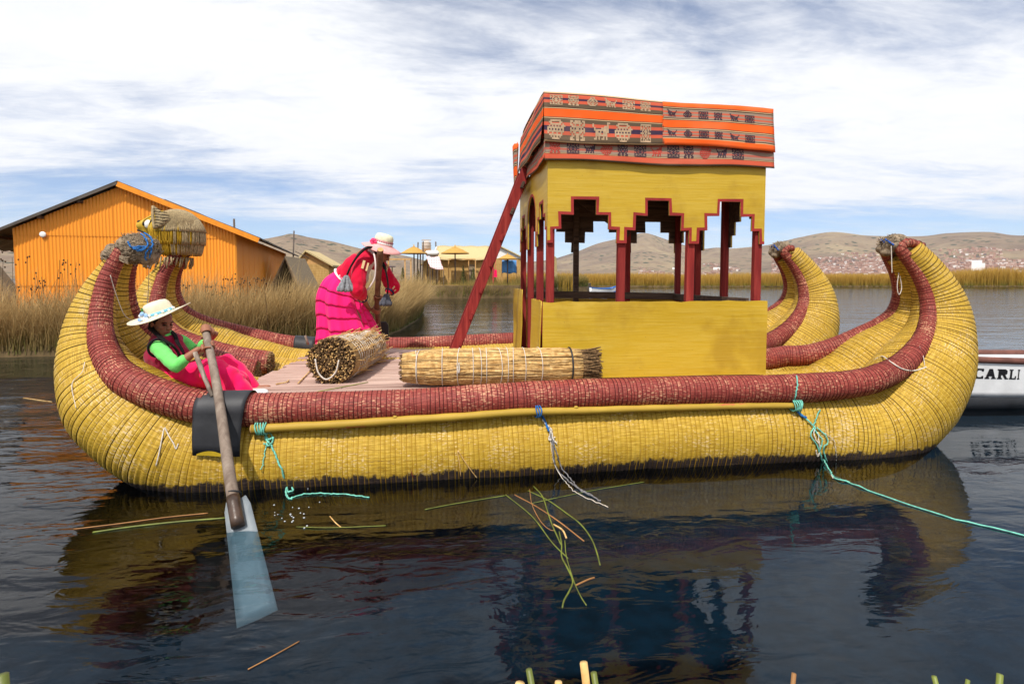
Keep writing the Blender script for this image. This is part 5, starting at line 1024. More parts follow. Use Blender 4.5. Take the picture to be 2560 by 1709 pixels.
braid([LB_(-.08, -.03, -.02), at(922, 618, 6.68), at(905, 628, 6.62), at(890, 645, 6.58), at(876, 668, 6.57), at(867, 688, 6.56)], .030, .017, pB); braid([LB_(-.05, .06, -.05), at(962, 670, 6.8), at(970, 710, 6.78), at(968, 735, 6.78)], .022, .015, pB)
for base, n_, mt in ((at(866, 690, 6.55), 5, 'wool'), (at(966, 736, 6.78), 4, 'wool_d')):
    tr_ = MB()
    for k in range(n_):
        a = -.5 + k / (n_ - 1); b0 = base + Vector((a * .03, -.01 * (k % 2), 0)); b1 = base + Vector((a * .17 - .015, -.03 * (k % 2), -.185 + .02 * abs(a))) * 1.0; b1 = base.lerp(b1, 0.86 if mt == 'wool' else .62); P_ = [b0.lerp(b1, t) for t in np.linspace(0, 1, 9)]; tr_.capsule(P_, [.010 + .016 * t + (.004 if i_ % 2 else 0) for i_, t in enumerate(np.linspace(0, 1, 9))], 8)
    tr_.build('wool_tassel', M[mt], pB, True)
HTB = at(957, 612, 6.86); hatB, RHB = hat(HTB, (.27, -.14, .95), (1, 0, 0), [(.002, .125), (.05, .126), (.082, .118), (.096, .09), (.100, .05), (.104, .008)], [(.110, 0), (.14, -.014), (.18, -.034), (.225, -.056)], (M['pink_straw'],), pB, None)
m = MB(); m.lathe([(.002, .128), (.051, .1295), (.085, .121), (.0995, .091), (.103, .06)], HTB, RHB, 36, lambda q, a: Vector((q.x * 1.06, q.y * .96, q.z)), closed=True); m.build('crown_top', plain('pale_green_straw', S(226, 222, 190), .85, .15, 30), hatB, True)
m = MB(); m.lathe([(.108, .012), (.1065, .032), (.104, .032), (.104, .012)], HTB, RHB, 36, lambda q, a: Vector((q.x * 1.06, q.y * .96, q.z))); m.build('hat_band', M['white'], hatB, True)
m = MB()
for k in range(26): a = 2 * math.pi * k / 26; m.ell(HTB + RHB @ Vector((.1065 * 1.06 * math.cos(a), .1065 * .96 * math.sin(a), .042)), (.006, .006, .005), None, 6, 4)
m.build('band_pattern', M['navy'], hatB, True)
fc = HTB + RHB @ Vector((-.105, -.06, .02))
for k in range(8): m = MB(); a = k * 2.4; m.ell(fc + Vector((.035 * math.cos(a) * (.4 + k / 12), -.02 - .01 * (k % 2), .024 * math.sin(a) * (.4 + k / 12))), (.022, .010, .016), Matrix.Rotation(k, 3, 'Y'), 8, 5); m.build('petal', M['petal_p'], hatB, True)
# ---------------------------------------------------------------- banks, reeds, houses, hills
def blades(name, base, h, wd, mat, lean=.35, lev=4, wind=(.25, .1), label=None):
    """thousands of tapered reed blades as one mesh; base (n,3), h (n,)"""
    n = len(base); an = RNG.uniform(0, 2 * np.pi, n); ln = np.abs(RNG.normal(lean * .5, lean * .5, n)); d = np.column_stack([np.cos(an) * ln + wind[0] * RNG.uniform(0, 1, n), np.sin(an) * ln + wind[1] * RNG.uniform(-1, 1, n)])
    fa = RNG.uniform(0, np.pi, n); sx, sy = np.cos(fa), np.sin(fa); w_ = wd * RNG.uniform(.6, 1.4, n); V = []; U = []; rnd = RNG.uniform(0, 1, n)
    for k in range(lev):
        t = k / lev; z = h * t * (1 - .18 * t * np.clip(ln, 0, 1)); q = t ** 1.8; ww = w_ * (1 - t * .75)
        c = np.column_stack([base[:, 0] + d[:, 0] * h * q, base[:, 1] + d[:, 1] * h * q, base[:, 2] + z])
        V += [c - np.column_stack([sx * ww, sy * ww, 0 * ww]), c + np.column_stack([sx * ww, sy * ww, 0 * ww])]; U += [np.column_stack([rnd, np.full(n, t)])] * 2
    V.append(np.column_stack([base[:, 0] + d[:, 0] * h, base[:, 1] + d[:, 1] * h, base[:, 2] + h * (1 - .25 * np.clip(ln, 0, 1))])); U.append(np.column_stack([rnd, np.ones(n)]))
    nv = 2 * lev + 1; A = np.stack(V, 1).reshape(-1, 3); UV = np.stack(U, 1).reshape(-1, 2); o0 = np.arange(n)[:, None] * nv
    F4 = np.concatenate([o0 + np.array([[2 * k, 2 * k + 1, 2 * k + 3, 2 * k + 2]]) for k in range(lev - 1)]); F3 = o0 + np.array([[2 * lev - 2, 2 * lev - 1, 2 * lev]])
    me = bpy.data.meshes.new(name); me.vertices.add(len(A)); me.vertices.foreach_set('co', A.ravel()); nl = len(F4) * 4 + len(F3) * 3; me.loops.add(nl); li = np.r_[F4.ravel(), F3.ravel()].astype(np.int32); me.loops.foreach_set('vertex_index', li)
    me.polygons.add(len(F4) + len(F3)); me.polygons.foreach_set('loop_start', np.r_[np.arange(len(F4)) * 4, len(F4) * 4 + np.arange(len(F3)) * 3].astype(np.int32)); me.update(calc_edges=True)
    lay = me.uv_layers.new(name='UVMap'); lay.data.foreach_set('uv', UV[li].astype(np.float32).ravel()); me.materials.append(mat); me.validate()
    o = bpy.data.objects.new(name, me); COL.objects.link(o); return tag(o, label, 'reeds', kind='stuff')
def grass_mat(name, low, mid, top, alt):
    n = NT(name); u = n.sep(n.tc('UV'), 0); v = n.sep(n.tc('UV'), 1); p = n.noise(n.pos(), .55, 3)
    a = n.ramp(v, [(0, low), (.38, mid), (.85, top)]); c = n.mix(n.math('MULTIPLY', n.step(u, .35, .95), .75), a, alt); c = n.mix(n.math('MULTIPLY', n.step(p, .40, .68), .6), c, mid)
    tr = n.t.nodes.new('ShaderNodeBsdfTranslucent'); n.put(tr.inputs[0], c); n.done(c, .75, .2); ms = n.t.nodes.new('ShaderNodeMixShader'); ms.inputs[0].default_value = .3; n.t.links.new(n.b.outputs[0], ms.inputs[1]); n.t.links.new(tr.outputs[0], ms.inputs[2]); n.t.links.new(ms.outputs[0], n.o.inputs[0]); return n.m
M['grass_dry'] = grass_mat('dry_bank_reeds', S(124, 114, 66), S(178, 146, 94), S(208, 178, 124), S(142, 120, 80)); M['grass_green'] = grass_mat('green_bank_reeds', S(92, 108, 50), S(140, 128, 66), S(172, 142, 84), S(104, 112, 56)); M['reed_far'] = grass_mat('golden_far_reeds', S(104, 112, 46), S(182, 146, 62), S(206, 166, 82), S(160, 128, 58))
M['bank'] = plain('reed_bank_soil', S(112, 92, 62), .95, .4, 1.2)
def inpoly(P, poly):
    x, y = P[:, 0], P[:, 1]; ins = np.zeros(len(P), bool); n = len(poly)
    for i in range(n):
        x1, y1 = poly[i]; x2, y2 = poly[(i + 1) % n]; c = (y1 > y) != (y2 > y); ins ^= c & (x < (x2 - x1) * (y - y1) / (y2 - y1 + 1e-12) + x1)
    return ins
def sample(poly, n):
    poly = np.array(poly); lo, hi = poly.min(0), poly.max(0); out = np.zeros((0, 2))
    while len(out) < n: P = RNG.uniform(lo, hi, (n * 2, 2)); out = np.vstack([out, P[inpoly(P, poly)]])
    return out[:n]
def ground(name, poly, z, mat, depth=.4):
    m = MB(); c = np.mean(poly, 0); n_ = len(poly); top = [(*(np.array(p) * .985 + c * .015), z) for p in poly]; bot = [(*p, -depth) for p in poly]
    m.add(top + bot, [tuple(range(n_))] + [(i, (i + 1) % n_, (i + 1) % n_ + n_, i + n_) for i in range(n_)]); o = m.build(name, mat); return tag(o, kind='structure')
def shore(pts): return [tuple(atz(a, b, 0).xy) for a, b in pts]
PL = shore([(-900, 905), (-300, 905), (-100, 898), (60, 893), (140, 892), (300, 888), (500, 880), (700, 868), (860, 858), (960, 846), (1010, 826), (1050, 800), (1062, 782), (1040, 768)]) + [(-2.5, 33), (-6, 40), (-60, 40), (-60, 12)]
ground('reed_bank', PL, .22, M['bank'])
def tilt_h(P, base, amp, sc_): return base * (1 + amp * np.array([mnoise.noise((x * sc_, y * sc_, 5.5)) for x, y in P]))
SL = np.array(PL[:14])
fr = []                                          # dense fringe near the water, then thinner inland
for i in range(len(SL) - 1):
    a, b = SL[i], SL[i + 1]; k = int(np.linalg.norm(b - a) * 1900) if a[0] > -12 else int(np.linalg.norm(b - a) * 500); t = RNG.uniform(0, 1, (k, 1)); q = a + (b - a) * t; nrm = np.array([-(b - a)[1], (b - a)[0]]) / np.linalg.norm(b - a); fr.append(q + nrm * (RNG.exponential(.9, (k, 1)) + .05))
fr = np.vstack(fr); fr = fr[inpoly(fr, PL)]
B3 = np.column_stack([fr, np.full(len(fr), .12)]); hh = tilt_h(fr, 1.32, .5, .6) * np.clip(RNG.normal(.85, .24, len(fr)), .3, 1.5); hh[fr[:, 1] > 15.5] *= .85
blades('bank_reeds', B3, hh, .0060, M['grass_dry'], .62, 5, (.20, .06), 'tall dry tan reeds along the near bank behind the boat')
q = sample([(-14, 11.8), (-4.5, 12.4), (-1.2, 15), (-.6, 20), (-1.5, 24), (-4, 30), (-14, 30)], 30000); q = q[~((q[:, 1] > 15.6) & (q[:, 0] < -5.3 - (q[:, 1] - 16) * .17) & (q[:, 1] < 28.5))]; q = q[inpoly(q, PL)]
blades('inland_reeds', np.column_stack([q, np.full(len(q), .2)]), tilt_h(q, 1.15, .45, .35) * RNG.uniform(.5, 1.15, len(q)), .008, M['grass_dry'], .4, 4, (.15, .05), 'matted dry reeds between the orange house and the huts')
k = fr[RNG.uniform(0, 1, len(fr)) < .20]; blades('green_undergrowth', np.column_stack([k, np.full(len(k), .05)]), RNG.uniform(.3, .75, len(k)), .008, M['grass_green'], .35, 3, (.1, 0), 'low green shoots at the foot of the bank reeds')
mb = MB(); q = sample([(-13, 12.3), (-7.6, 12.3), (-7.6, 14.5), (-13, 14.5)], 55); q2 = sample([(-6.0, 12.8), (-3.6, 12.8), (-3.6, 14.6), (-6.0, 14.6)], 26)
for x, y in np.vstack([q, q2]):
    h_ = random.uniform(1.15, 1.95) if x < -7 else random.uniform(.95, 1.45); dx, dy = random.gauss(.05, .1), random.gauss(0, .05); mb.tube([(x, y, .2), (x + dx * .5, y, .2 + h_ * .6), (x + dx, y + dy, .2 + h_)], .005, 4)
    for _ in range(random.randint(1, 4)): mb.ell((x + dx + random.gauss(0, .05), y + dy, .2 + h_ - random.uniform(-.02, .22)), (.018, .018, .022), None, 6, 4)
tag(mb.build('seed_heads', plain('dark_seed_heads', S(78, 58, 40), .9, .3)), 'dark round seed heads on thin stalks before the orange house', 'plants', kind='stuff')
# village island and far reed beds
PV = shore([(905, 752), (960, 748), (1060, 747), (1180, 746), (1300, 744), (1345, 741), (1400, 737), (1470, 734)]) + [(16, 62), (14, 75), (-10, 75), (-9, 46)]
ground('village_island', PV, .95, M['bank'])
SV = np.array(PV[:8]); fr = []
for i in range(len(SV) - 1):
    a, b = SV[i], SV[i + 1]; k = int(np.linalg.norm(b - a) * 900); t = RNG.uniform(0, 1, (k, 1)); q = a + (b - a) * t; fr.append(q + np.array([0, 1]) * (RNG.exponential(1.0, (k, 1)) + .05))
fr = np.vstack(fr); zg = np.clip((fr[:, 1] - 43) * .3, 0, .8); blades('village_shore_reeds', np.column_stack([fr, zg * .9]), tilt_h(fr, 1.05, .45, .5) * RNG.uniform(.5, 1.1, len(fr)), .016, M['grass_green'], .35, 3, (.1, 0), 'green and tan reeds along the village shore')
q = sample([(4.5, 48), (11.6, 50), (12.3, 60), (5, 56)], 3600); blades('mid_reeds', np.column_stack([q, np.full(len(q), .3)]), RNG.uniform(1.0, 2.1, len(q)), .02, M['reed_far'], .25, 3, (.05, 0), 'tan reeds seen through the left cabin openings')
PF = shore([(1290, 719), (1420, 718), (1600, 717), (1900, 716.5), (2100, 716.5), (2300, 716), (2560, 716), (3300, 715)]); PFp = PF + [(260, 190), (5, 190)]
ground('far_reed_bed', PFp, .25, M['bank'])
SF = np.array(PF); fr = []
for i in range(len(SF) - 1):
    a, b = SF[i], SF[i + 1]; k = int(min(9500, np.linalg.norm(b - a) * 620)); t = RNG.uniform(0, 1, (k, 1)); q = a + (b - a) * t; fr.append(q + np.array([0, 1]) * (RNG.exponential(5.0, (k, 1)) + .1))
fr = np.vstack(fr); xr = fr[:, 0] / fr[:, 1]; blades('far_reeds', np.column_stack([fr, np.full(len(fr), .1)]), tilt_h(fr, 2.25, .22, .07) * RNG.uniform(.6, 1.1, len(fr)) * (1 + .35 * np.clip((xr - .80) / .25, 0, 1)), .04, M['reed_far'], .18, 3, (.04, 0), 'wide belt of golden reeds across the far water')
# ---- orange corrugated house
def corrugated(name, base, var):
    n = NT(name); v = n.tc(); a = n.noise(v, 1.1, 4); b = n.noise(n.map(v, (5, 5, .7)), 1, 5, .65); r = n.noise(n.map(v, (9, 9, 1.4)), 1, 4, .7)
    c = n.mix(n.math('MULTIPLY', a, .5), base, tuple(q * .8 for q in base)); c = n.mix(n.math('MULTIPLY', n.step(b, .55, .8), .4), c, S(206, 150, 70)); c = n.mix(n.math('MULTIPLY', n.step(r, .66, .78), .5), c, S(140, 76, 30)); return n.done(c, .5, .4)
M['orange'] = corrugated('orange_corrugated_metal', S(250, 158, 44), .2); M['tin'] = plain('grey_roof_tin', S(92, 84, 76), .6, .35, 2); M['orange_board'] = plain('orange_board', S(246, 150, 40), .6, .15)
HYF, HYB = 16.0, 30.0; hx0, hx1 = at(30, 600, HYF).x, at(583, 600, HYF).x; hap = at(301, 466, HYF); zl, zr = 2.80, 2.80; hx0, hx1 = hap.x - 2.36, hap.x + 2.70
house = thing('orange_house', (hap.x, HYF, .2), 'orange corrugated metal house with a gable roof on the left bank', 'house')
def wall_top(x): return zl + (hap.z - zl) * (x - hx0) / (hap.x - hx0) if x < hap.x else hap.z + (zr - hap.z) * (x - hap.x) / (hx1 - hap.x)
def sheet(p0, ux, nrm, length, z0, ztop, name='corrugated_sheet'):
    ux, nrm, p0 = Vector(ux), Vector(nrm), Vector(p0); pitch = .078; n_ = int(length / pitch * 6); rows = [[], []]
    for i in range(n_ + 1):
        s_ = length * i / n_; q = p0 + ux * s_ + nrm * (.012 * math.cos(2 * math.pi * s_ / pitch)); zt = ztop(s_); rows[0].append(Vector((q.x, q.y, z0))); rows[1].append(Vector((q.x, q.y, max(zt, z0 + .01))))
    m = MB(); m.grid(rows); o = m.build(name, M['orange'], house, True); return o
seams = [.15, at(300, 711, HYF).z, at(300, 589, HYF).z, 9]
x = hx0; ncol = 7; cw = (hx1 - hx0) / ncol
for c_ in range(ncol):
    xx = hx0 + c_ * cw
    for j in range(3):
        tops = max(wall_top(xx), wall_top(xx + cw), wall_top(min(max(hap.x, xx), xx + cw)))
        if seams[j] > tops: continue
        sheet((xx, HYF - .012 * j - .004 * (c_ % 2), 0), (1, 0, 0), (0, -1, 0), cw + .02, seams[j] - (.03 if j else 0), lambda s_, xx=xx, j=j: min(wall_top(xx + s_), seams[j + 1]))
for c_ in range(13): yy = HYF + .02 + c_ * (HYB - HYF) / 13; sheet((hx1, yy, 0), (0, 1, 0), (1, 0, 0), (HYB - HYF) / 13 + .02, .15, lambda s_: zr - .02); sheet((hx0, yy, 0), (0, 1, 0), (-1, 0, 0), (HYB - HYF) / 13 + .02, .15, lambda s_: zl - .02)
ex1, ez1 = hap.x + 3.32, 2.60; sl = (hap.z - zl) / (hap.x - hx0); ex0 = hx0 - 1.1; ez0 = zl - sl * 1.1
for (xa_, za_, mt) in ((ex0, ez0, 'tin'), (ex1, ez1, 'tin')):
    for c_ in range(12):
        ya, yb = HYF - .22 + c_ * 1.2, HYF - .22 + (c_ + 1) * 1.2; m = MB(); rows = []
        for k in range(2):
            p_, q_ = ((hap.x, hap.z + .10), (xa_, za_ + .05)); u_ = k; rows.append([Vector((p_[0] + (q_[0] - p_[0]) * u_, ya + (yb - ya + .03) * i / 36, p_[1] + (q_[1] - p_[1]) * u_ + .012 * math.cos(i * 2 * math.pi / 3) - .02 * math.sin(i * .3) * k)) for i in range(37)])
        m.grid(rows); m.build('roof_sheet', M[mt], house, True, solid=.01)
m = MB(); m.bar((hap.x, HYF - .23, hap.z + .03), (ex1, HYF - .23, ez1 - .01), .03, .13); m.build('barge_board', M['orange_board'], house)
m = MB(); m.bar((hap.x, HYF - .23, hap.z + .05), (ex0, HYF - .23, ez0 + .03), .03, .06); m.build('barge_board', M['tin'], house)
for k in range(3): m = MB(); t = (.25, .5, .8)[k]; xq = hap.x + (ex0 - hap.x) * t; m.bar((xq, HYF - .20, hap.z + (ez0 - hap.z) * t - .02), (xq, HYB, hap.z + (ez0 - hap.z) * t - .02), .07, .07); m.build('purlin', M['bare_wood'], house)
m = MB(); m.lathe([(.07, 0), (.075, .015), (.05, .03)], Vector((hap.x - 1.72, HYF - .05, at(126, 577, HYF).z - .12)), Matrix.Rotation(math.radians(90), 3, 'X'), 18); m.build('round_vent', M['white'], house, True)
rs_ = (hap.z + .05 - ez1) / 3.32; m = MB(); m.box((hap.x + 1.3, HYF + .9, hap.z + .125 - 1.3 * rs_), (.9, .9, .03), Matrix.Rotation(math.atan(rs_), 3, 'Y')); m.build('roof_patch', M['tin'], house)
house.rotation_euler.z = math.radians(10)
# ---- reed huts and village things
n = NT('reed_mat_wall'); v = n.tc(); a = n.noise(n.map(v, (22, 22, 2.5)), 1, 4); b = n.wave(n.map(v, (1, 1, 1)), 2.2, 1.0, 1, 'Z'); M['matwall'] = n.done(n.mix(n.math('MULTIPLY', b, .25), n.ramp(a, [(.3, S(164, 126, 72)), (.7, S(212, 176, 114))]), S(150, 112, 60)), .9, .1)
M['thatch'] = plain('straw_thatch', S(200, 178, 130), .95, .25, 6, bump=.6, stretch=(6, 6, 1)); M['thatch_old'] = plain('old_grey_thatch', S(150, 132, 106), .95, .3, 7, bump=.7, stretch=(6, 6, 1)); M['thatch_p'] = plain('golden_parasol_straw', S(196, 152, 78), .95, .3, 6, bump=.6, stretch=(6, 6, 1)); M['timber'] = plain('pale_timber', S(208, 160, 100), .8, .15); M['pole_d'] = plain('dark_pole', S(92, 80, 72), .8, .2)
def hut(name, x0, x1, y0, y1, zb, ze, zp, over, label, mats_=('matwall', 'thatch'), gable=None, apex=None):
    r = thing(name, ((x0 + x1) / 2, (y0 + y1) / 2, zb), label, 'hut'); xm = (x0 + x1) / 2 if apex is None else apex
    m = MB(); m.prism([(x0, zb), (x1, zb), (x1, ze), (x0, ze)], (0, y0, 0), (1, 0, 0), (0, 0, 1), (0, .05, 0)); m.build('front_wall', M[mats_[0]], r)
    m = MB(); m.prism([(x0, ze + .002), (x1, ze + .002), (xm, zp - .06)], (0, y0 + .003, 0), (1, 0, 0), (0, 0, 1), (0, .05, 0)); m.build('gable', M[gable or mats_[0]], r)
    for xx in (x0, x1): m = MB(); m.box((xx, (y0 + y1) / 2 + .06, (zb + ze) / 2), (.05, y1 - y0 - .02, ze - zb)); m.build('side_wall', M[mats_[0]], r)
    for xx in (x0 - over, x1 + over):
        zz_ = zp + (ze - zp) * (abs(xx - xm) / abs((x0 if xx < xm else x1) - xm)); m = MB(); m.prism([(xm, zp), (xx, zz_), (xx, zz_ + .10), (xm, zp + .10)], (0, y0 - over, 0), (1, 0, 0), (0, 0, 1), (0, y1 - y0 + 2 * over, 0)); m.build('roof_slope', M[mats_[1]], r)
    return r
a0, a1 = at(741, 660, 34), at(822, 660, 34); hut('reed_hut', a0.x, a1.x, 34, 37, .2, a1.z, at(766, 629, 34).z, .28, 'small straw-walled hut with pale gable just left of the bent woman', gable='timber', apex=at(766, 629, 34).x)
T0, T1, T2 = at(640, 720, 22), at(712, 640, 22), at(762, 700, 22); tent = thing('thatch_tent', (T1.x, 23.5, .2), 'grey thatched A-frame shelter beside the orange house', 'shelter'); m = MB(); m.prism([(T0.x, .2), (T0.x + .12, .2), (T1.x, T1.z - .1), (T2.x - .02, .2), (T2.x + .35, .2), (T1.x, T1.z)], (0, 22, 0), (1, 0, 0), (0, 0, 1), (0, 3, 0)); m.build('thatch_roof', M['thatch_old'], tent)
for pa, pb, Y, r, lab in (((735, 577), (727, 640), 30, .035, 'tall dark leaning pole left of the small straw hut'), ((585, 547), (588, 600), 24, .04, 'short grey pole rising behind orange house roof'), ((738, 628), (772, 645), 30, .02, 'thin stick slanting beside the straw hut roof')):
    m = MB(); e = at(*pb, Y); e2 = Vector((e.x, e.y, .2)) if pb[1] - pa[1] > 30 else e; m.tube([e2, at(*pa, Y)], r, 6); tag(m.build('pole', M['pole_d'], None, True), lab, 'pole')
a = at(-60, 690, 19); m = MB(); m.lathe([(1.6, .2), (1.5, .9), (.8, 2.1), (.1, 2.75)], (a.x - .4, 19, 0), None, 16); th = m.build('thatched_hut', M['thatch_old'], None); tag(th, 'grey thatched round hut at far left edge behind reeds', 'hut')
def vp(u, v, Y=46): return at(940 + u / 5.593, 540 + v / 5.593, Y)
VG = .95
def parasol(u, top, rim, w_, Y, label, mat='thatch_p', tiers=True, bot=880):
    t, e = vp(u, top, Y), vp(u, rim, Y); R = w_ / 2 / 5.593 / F * Y; r = thing('straw_parasol' if mat == 'thatch_p' else 'parasol', (t.x, Y, VG), label, 'parasol', 'straw parasols in the village' if mat == 'thatch_p' else None)
    m = MB(); m.tube([(t.x, Y, VG), (t.x, Y, t.z - .1)], .05, 8); m.build('pole', M['pole_d'], r, True); h_ = t.z - e.z; j = lambda q, a: q + Vector((0, 0, .03 * math.sin(a * 17) * (math.hypot(q.x, q.y) > R * .5)))
    m = MB(); m.lathe([(R, 0), (R * .99, .05), (R * .55, h_ * .42), (R * .50, h_ * .40)], (t.x, Y, e.z), None, 34, j, True); m.build('canopy', M[mat], r, True, solid=.04)
    if tiers:
        m = MB(); m.lathe([(R * .66, h_ * .30), (R * .64, h_ * .36), (R * .16, h_ * .72)], (t.x, Y, e.z), None, 30, j, True); m.build('upper_tier', M[mat], r, True, solid=.04)
        m = MB(); m.lathe([(R * .2, h_ * .66), (R * .06, h_ * .82), (.01, h_ * 1.08)], (t.x, Y, e.z), None, 12); m.build('finial', M[mat], r, True)
parasol(530, 400, 528, 355, 46, 'leftmost two-tiered straw parasol beside the water tank'); parasol(1105, 405, 528, 385, 46, 'middle two-tiered straw parasol in front of long reed house'); parasol(1840, 515, 605, 270, 45.5, 'straw parasol by the blue cloth right of the ladder'); parasol(225, 690, 712, 90, 47, 'small blue parasol seen between the timber frame posts', 'navy', False)
def post_thing(name, pts, r, mt, lab, cat='post'):
    m = MB(); m.tube(pts, r, 6); return tag(m.build(name, M[mt], None, True), lab, cat)
fr_ = thing('timber_frame', vp(310, 885, 45), 'open pale timber doorway frame right of the bent woman', 'frame')
for u in (175, 405, 487): p = vp(u, 600, 45); m = MB(); m.bar((p.x, 45, VG), (p.x, 45, p.z), .09, .09, up=(0, 1, 0)); m.build('upright', M['timber'], fr_)
a, b = vp(130, 604, 45), vp(492, 604, 45); m = MB(); m.bar((a.x, 44.93, a.z), (b.x, 44.93, b.z), .06, .10); m.build('lintel', M['timber'], fr_)
post_thing('post', [(vp(575, 850).x, 46, VG), vp(588, 365)], .05, 'pole_d', 'tall dark pole just right of the leftmost straw parasol'); post_thing('post', [(vp(655, 870).x, 45.5, VG), vp(660, 355, 45.5)], .05, 'pole_d', 'dark pole in front of the beige water tank'); post_thing('post', [(vp(840, 600, 47).x, 47, VG), vp(836, 360, 47)], .05, 'pole_d', 'thin dark pole right of the beige water tank')
tk = thing('water_tank', (vp(705, 700, 48).x, 48, VG), 'beige cylindrical water tank on a stand above the village', 'water tank'); a, b = vp(705, 480, 48), vp(705, 352, 48); R = 62 / 5.593 / F * 48
m = MB(); m.lathe([(R, 0), (R, (b.z - a.z) * .8), (R * .9, (b.z - a.z) * .9), (R * .4, b.z - a.z)], (a.x, 48, a.z), None, 22); m.build('tank', plain('beige_tank', S(206, 190, 174), .5, .12), tk, True)
for k in range(4): m = MB(); m.lathe([(R + .01, 0), (R + .025, .03), (R + .01, .06)], (a.x, 48, a.z + .15 + k * .22), None, 22, closed=True); m.build('rib', plain('tank_rib_%d' % k, S(196, 180, 164), .5, .1), tk, True)
for dx in (-.5, .5):
    for dy in (-.4, .4): m = MB(); m.bar((a.x + dx, 48 + dy, VG), (a.x + dx, 48 + dy, a.z - .08), .08, .08, up=(0, 1, 0)); m.build('leg', M['pole_d'], tk)
m = MB(); m.box((a.x, 48, a.z - .04), (1.3, 1.1, .08)); m.build('platform', M['timber'], tk)
hw_ = thing('solar_heater', (vp(785, 700, 46.5).x, 46.5, VG), 'white horizontal solar water heater drum on a stand beside water tank', 'water heater'); a, b = vp(690, 518, 46.5), vp(880, 518, 46.5); m = MB(); m.capsule([a + Vector((.2, 0, 0)), b - Vector((.2, 0, 0))], [.22, .22], 16); m.build('drum', M['white'], hw_, True)
m = MB(); m.capsule([vp(838, 470, 46.5), vp(842, 440, 46.5)], [.08, .07], 8); m.build('valve', M['white'], hw_, True)
for u in (720, 860): p = vp(u, 545, 46.5); m = MB(); m.bar((p.x, 46.5, VG), (p.x, 46.5, p.z), .07, .07, up=(0, 1, 0)); m.build('leg', M['pole_d'], hw_)
n = NT('checked_cloth'); v = n.tc(); cx = n.wave(n.map(v, (1, 1, 1)), 2.4, 0, 1, 'X'); cz = n.wave(n.map(v, (1, 1, 1)), 2.4, 0, 1, 'Z'); M['check'] = n.done(n.mix(n.math('MULTIPLY', n.math('ADD', cx, cz), .5), S(206, 136, 132), S(240, 232, 232)), .9, .1)
m = MB(); q0, q1, q2, q3 = vp(700, 555, 45.2), vp(880, 560, 45.2), vp(945, 750, 44.3), vp(755, 715, 44.3); rows = [[q0.lerp(q3, j / 8).lerp(q1.lerp(q2, j / 8), i / 8) + Vector((0, 0, -.10 * math.sin(i / 8 * 3.14) + .05 * math.sin(j * 1.1))) for i in range(9)] for j in range(9)]; m.grid(rows); aw = m.build('checked_awning', M['check'], None, True, solid=.02); tag(aw, 'red and white checked awning sheet below the white heater drum', 'awning')
for p in (q2, q3): m = MB(); m.bar((p.x, p.y + .03, VG), (p.x, p.y + .03, p.z - .03), .06, .06, up=(0, 1, 0)); m.build('awning_post', M['pole_d'], aw)
a0, a1 = vp(660, 700, 49), vp(1000, 700, 49); hut('reed_hut', a0.x, a1.x, 49, 52, VG, vp(800, 660, 49).z, vp(640, 600, 49).z + .5, .2, 'low reed hut half hidden behind the checked awning')
# long reed house: ridge runs along the shore
lh = thing('long_reed_house', (vp(1250, 860, 48).x, 50, VG), 'long reed house with pale straw roof behind the middle parasol', 'house'); a, b = vp(900, 650, 48), vp(1560, 590, 48); z1_ = vp(1200, 600, 48).z
m = MB(); m.box(((a.x + b.x) / 2, 48.03, (VG + z1_) / 2), (b.x - a.x, .06, z1_ - VG)); m.build('front_wall', M['matwall'], lh)
for xx in (a.x, b.x): m = MB(); m.prism([(48.07, VG), (52, VG), (52, z1_), (50, vp(1300, 440, 50).z), (48.07, z1_)], (xx, 0, 0), (0, 1, 0), (0, 0, 1), (.05, 0, 0)); m.build('side_wall', M['matwall'], lh)
for sg in (0, 1):
    y0_, y1_ = (47.6, 50) if sg == 0 else (52.4, 50); zt = vp(1300, 440, 50).z; m = MB(); rows = [[Vector((a.x - .3 + (b.x - a.x + .6) * i / 14, y0_ + (y1_ - y0_) * j / 5, z1_ - .1 + (zt - z1_ + .2) * j / 5 + .03 * math.sin(i * 1.7 + j))) for i in range(15)] for j in range(6)]; m.grid(rows); m.build('roof_slope', M['thatch'], lh, True, solid=.10)
for u in (1015, 1390, 1295): p = vp(u, 600, 47.4); m = MB(); m.bar((p.x, 47.4, VG), (p.x, 47.4, z1_ - .12), .08, .08, up=(0, 1, 0)); m.build('porch_post', M['timber'], lh)
p = vp(1345, 740, 47.95); m = MB(); m.box((p.x, 47.97, VG + .85), (.62, .04, 1.7)); m.build('door', M['thatch_old'], lh)
a, b = vp(1015, 604, 47.35), vp(1392, 604, 47.35); m = MB(); m.bar(a, b, .06, .08); m.build('porch_beam', M['timber'], lh)
a0, a1 = vp(1560, 600, 50), vp(2060, 600, 50); wh = hut('white_gable_house', a0.x, a1.x, 50, 54, VG, vp(1700, 592, 50).z, vp(1700, 425, 50).z, .25, 'straw-walled house with white gable right of the ladder', gable='white', apex=vp(1720, 425, 50).x)
m = MB(); a, b = vp(1762, 615, 46.3), vp(1970, 615, 46.3); zz_ = vp(1800, 800, 46.3).z; m.grid([[Vector((a.x + (b.x - a.x) * i / 14, 46.3 + .06 * math.sin(i * 1.1), a.z + (zz_ - a.z) * j / 6 + (.05 * math.sin(i * .7) if j == 6 else 0))) for i in range(15)] for j in range(7)]); bc = m.build('blue_cloth', plain('blue_tarp', S(92, 148, 204), .7, .2, 3), None, True, solid=.02); tag(bc, 'blue cloth hanging under the right-hand straw parasol', 'cloth')
for p in (a, b): m = MB(); m.bar((p.x, 46.34, VG), (p.x, 46.34, p.z + .02), .06, .06, up=(0, 1, 0)); m.build('cloth_post', M['timber'], bc)
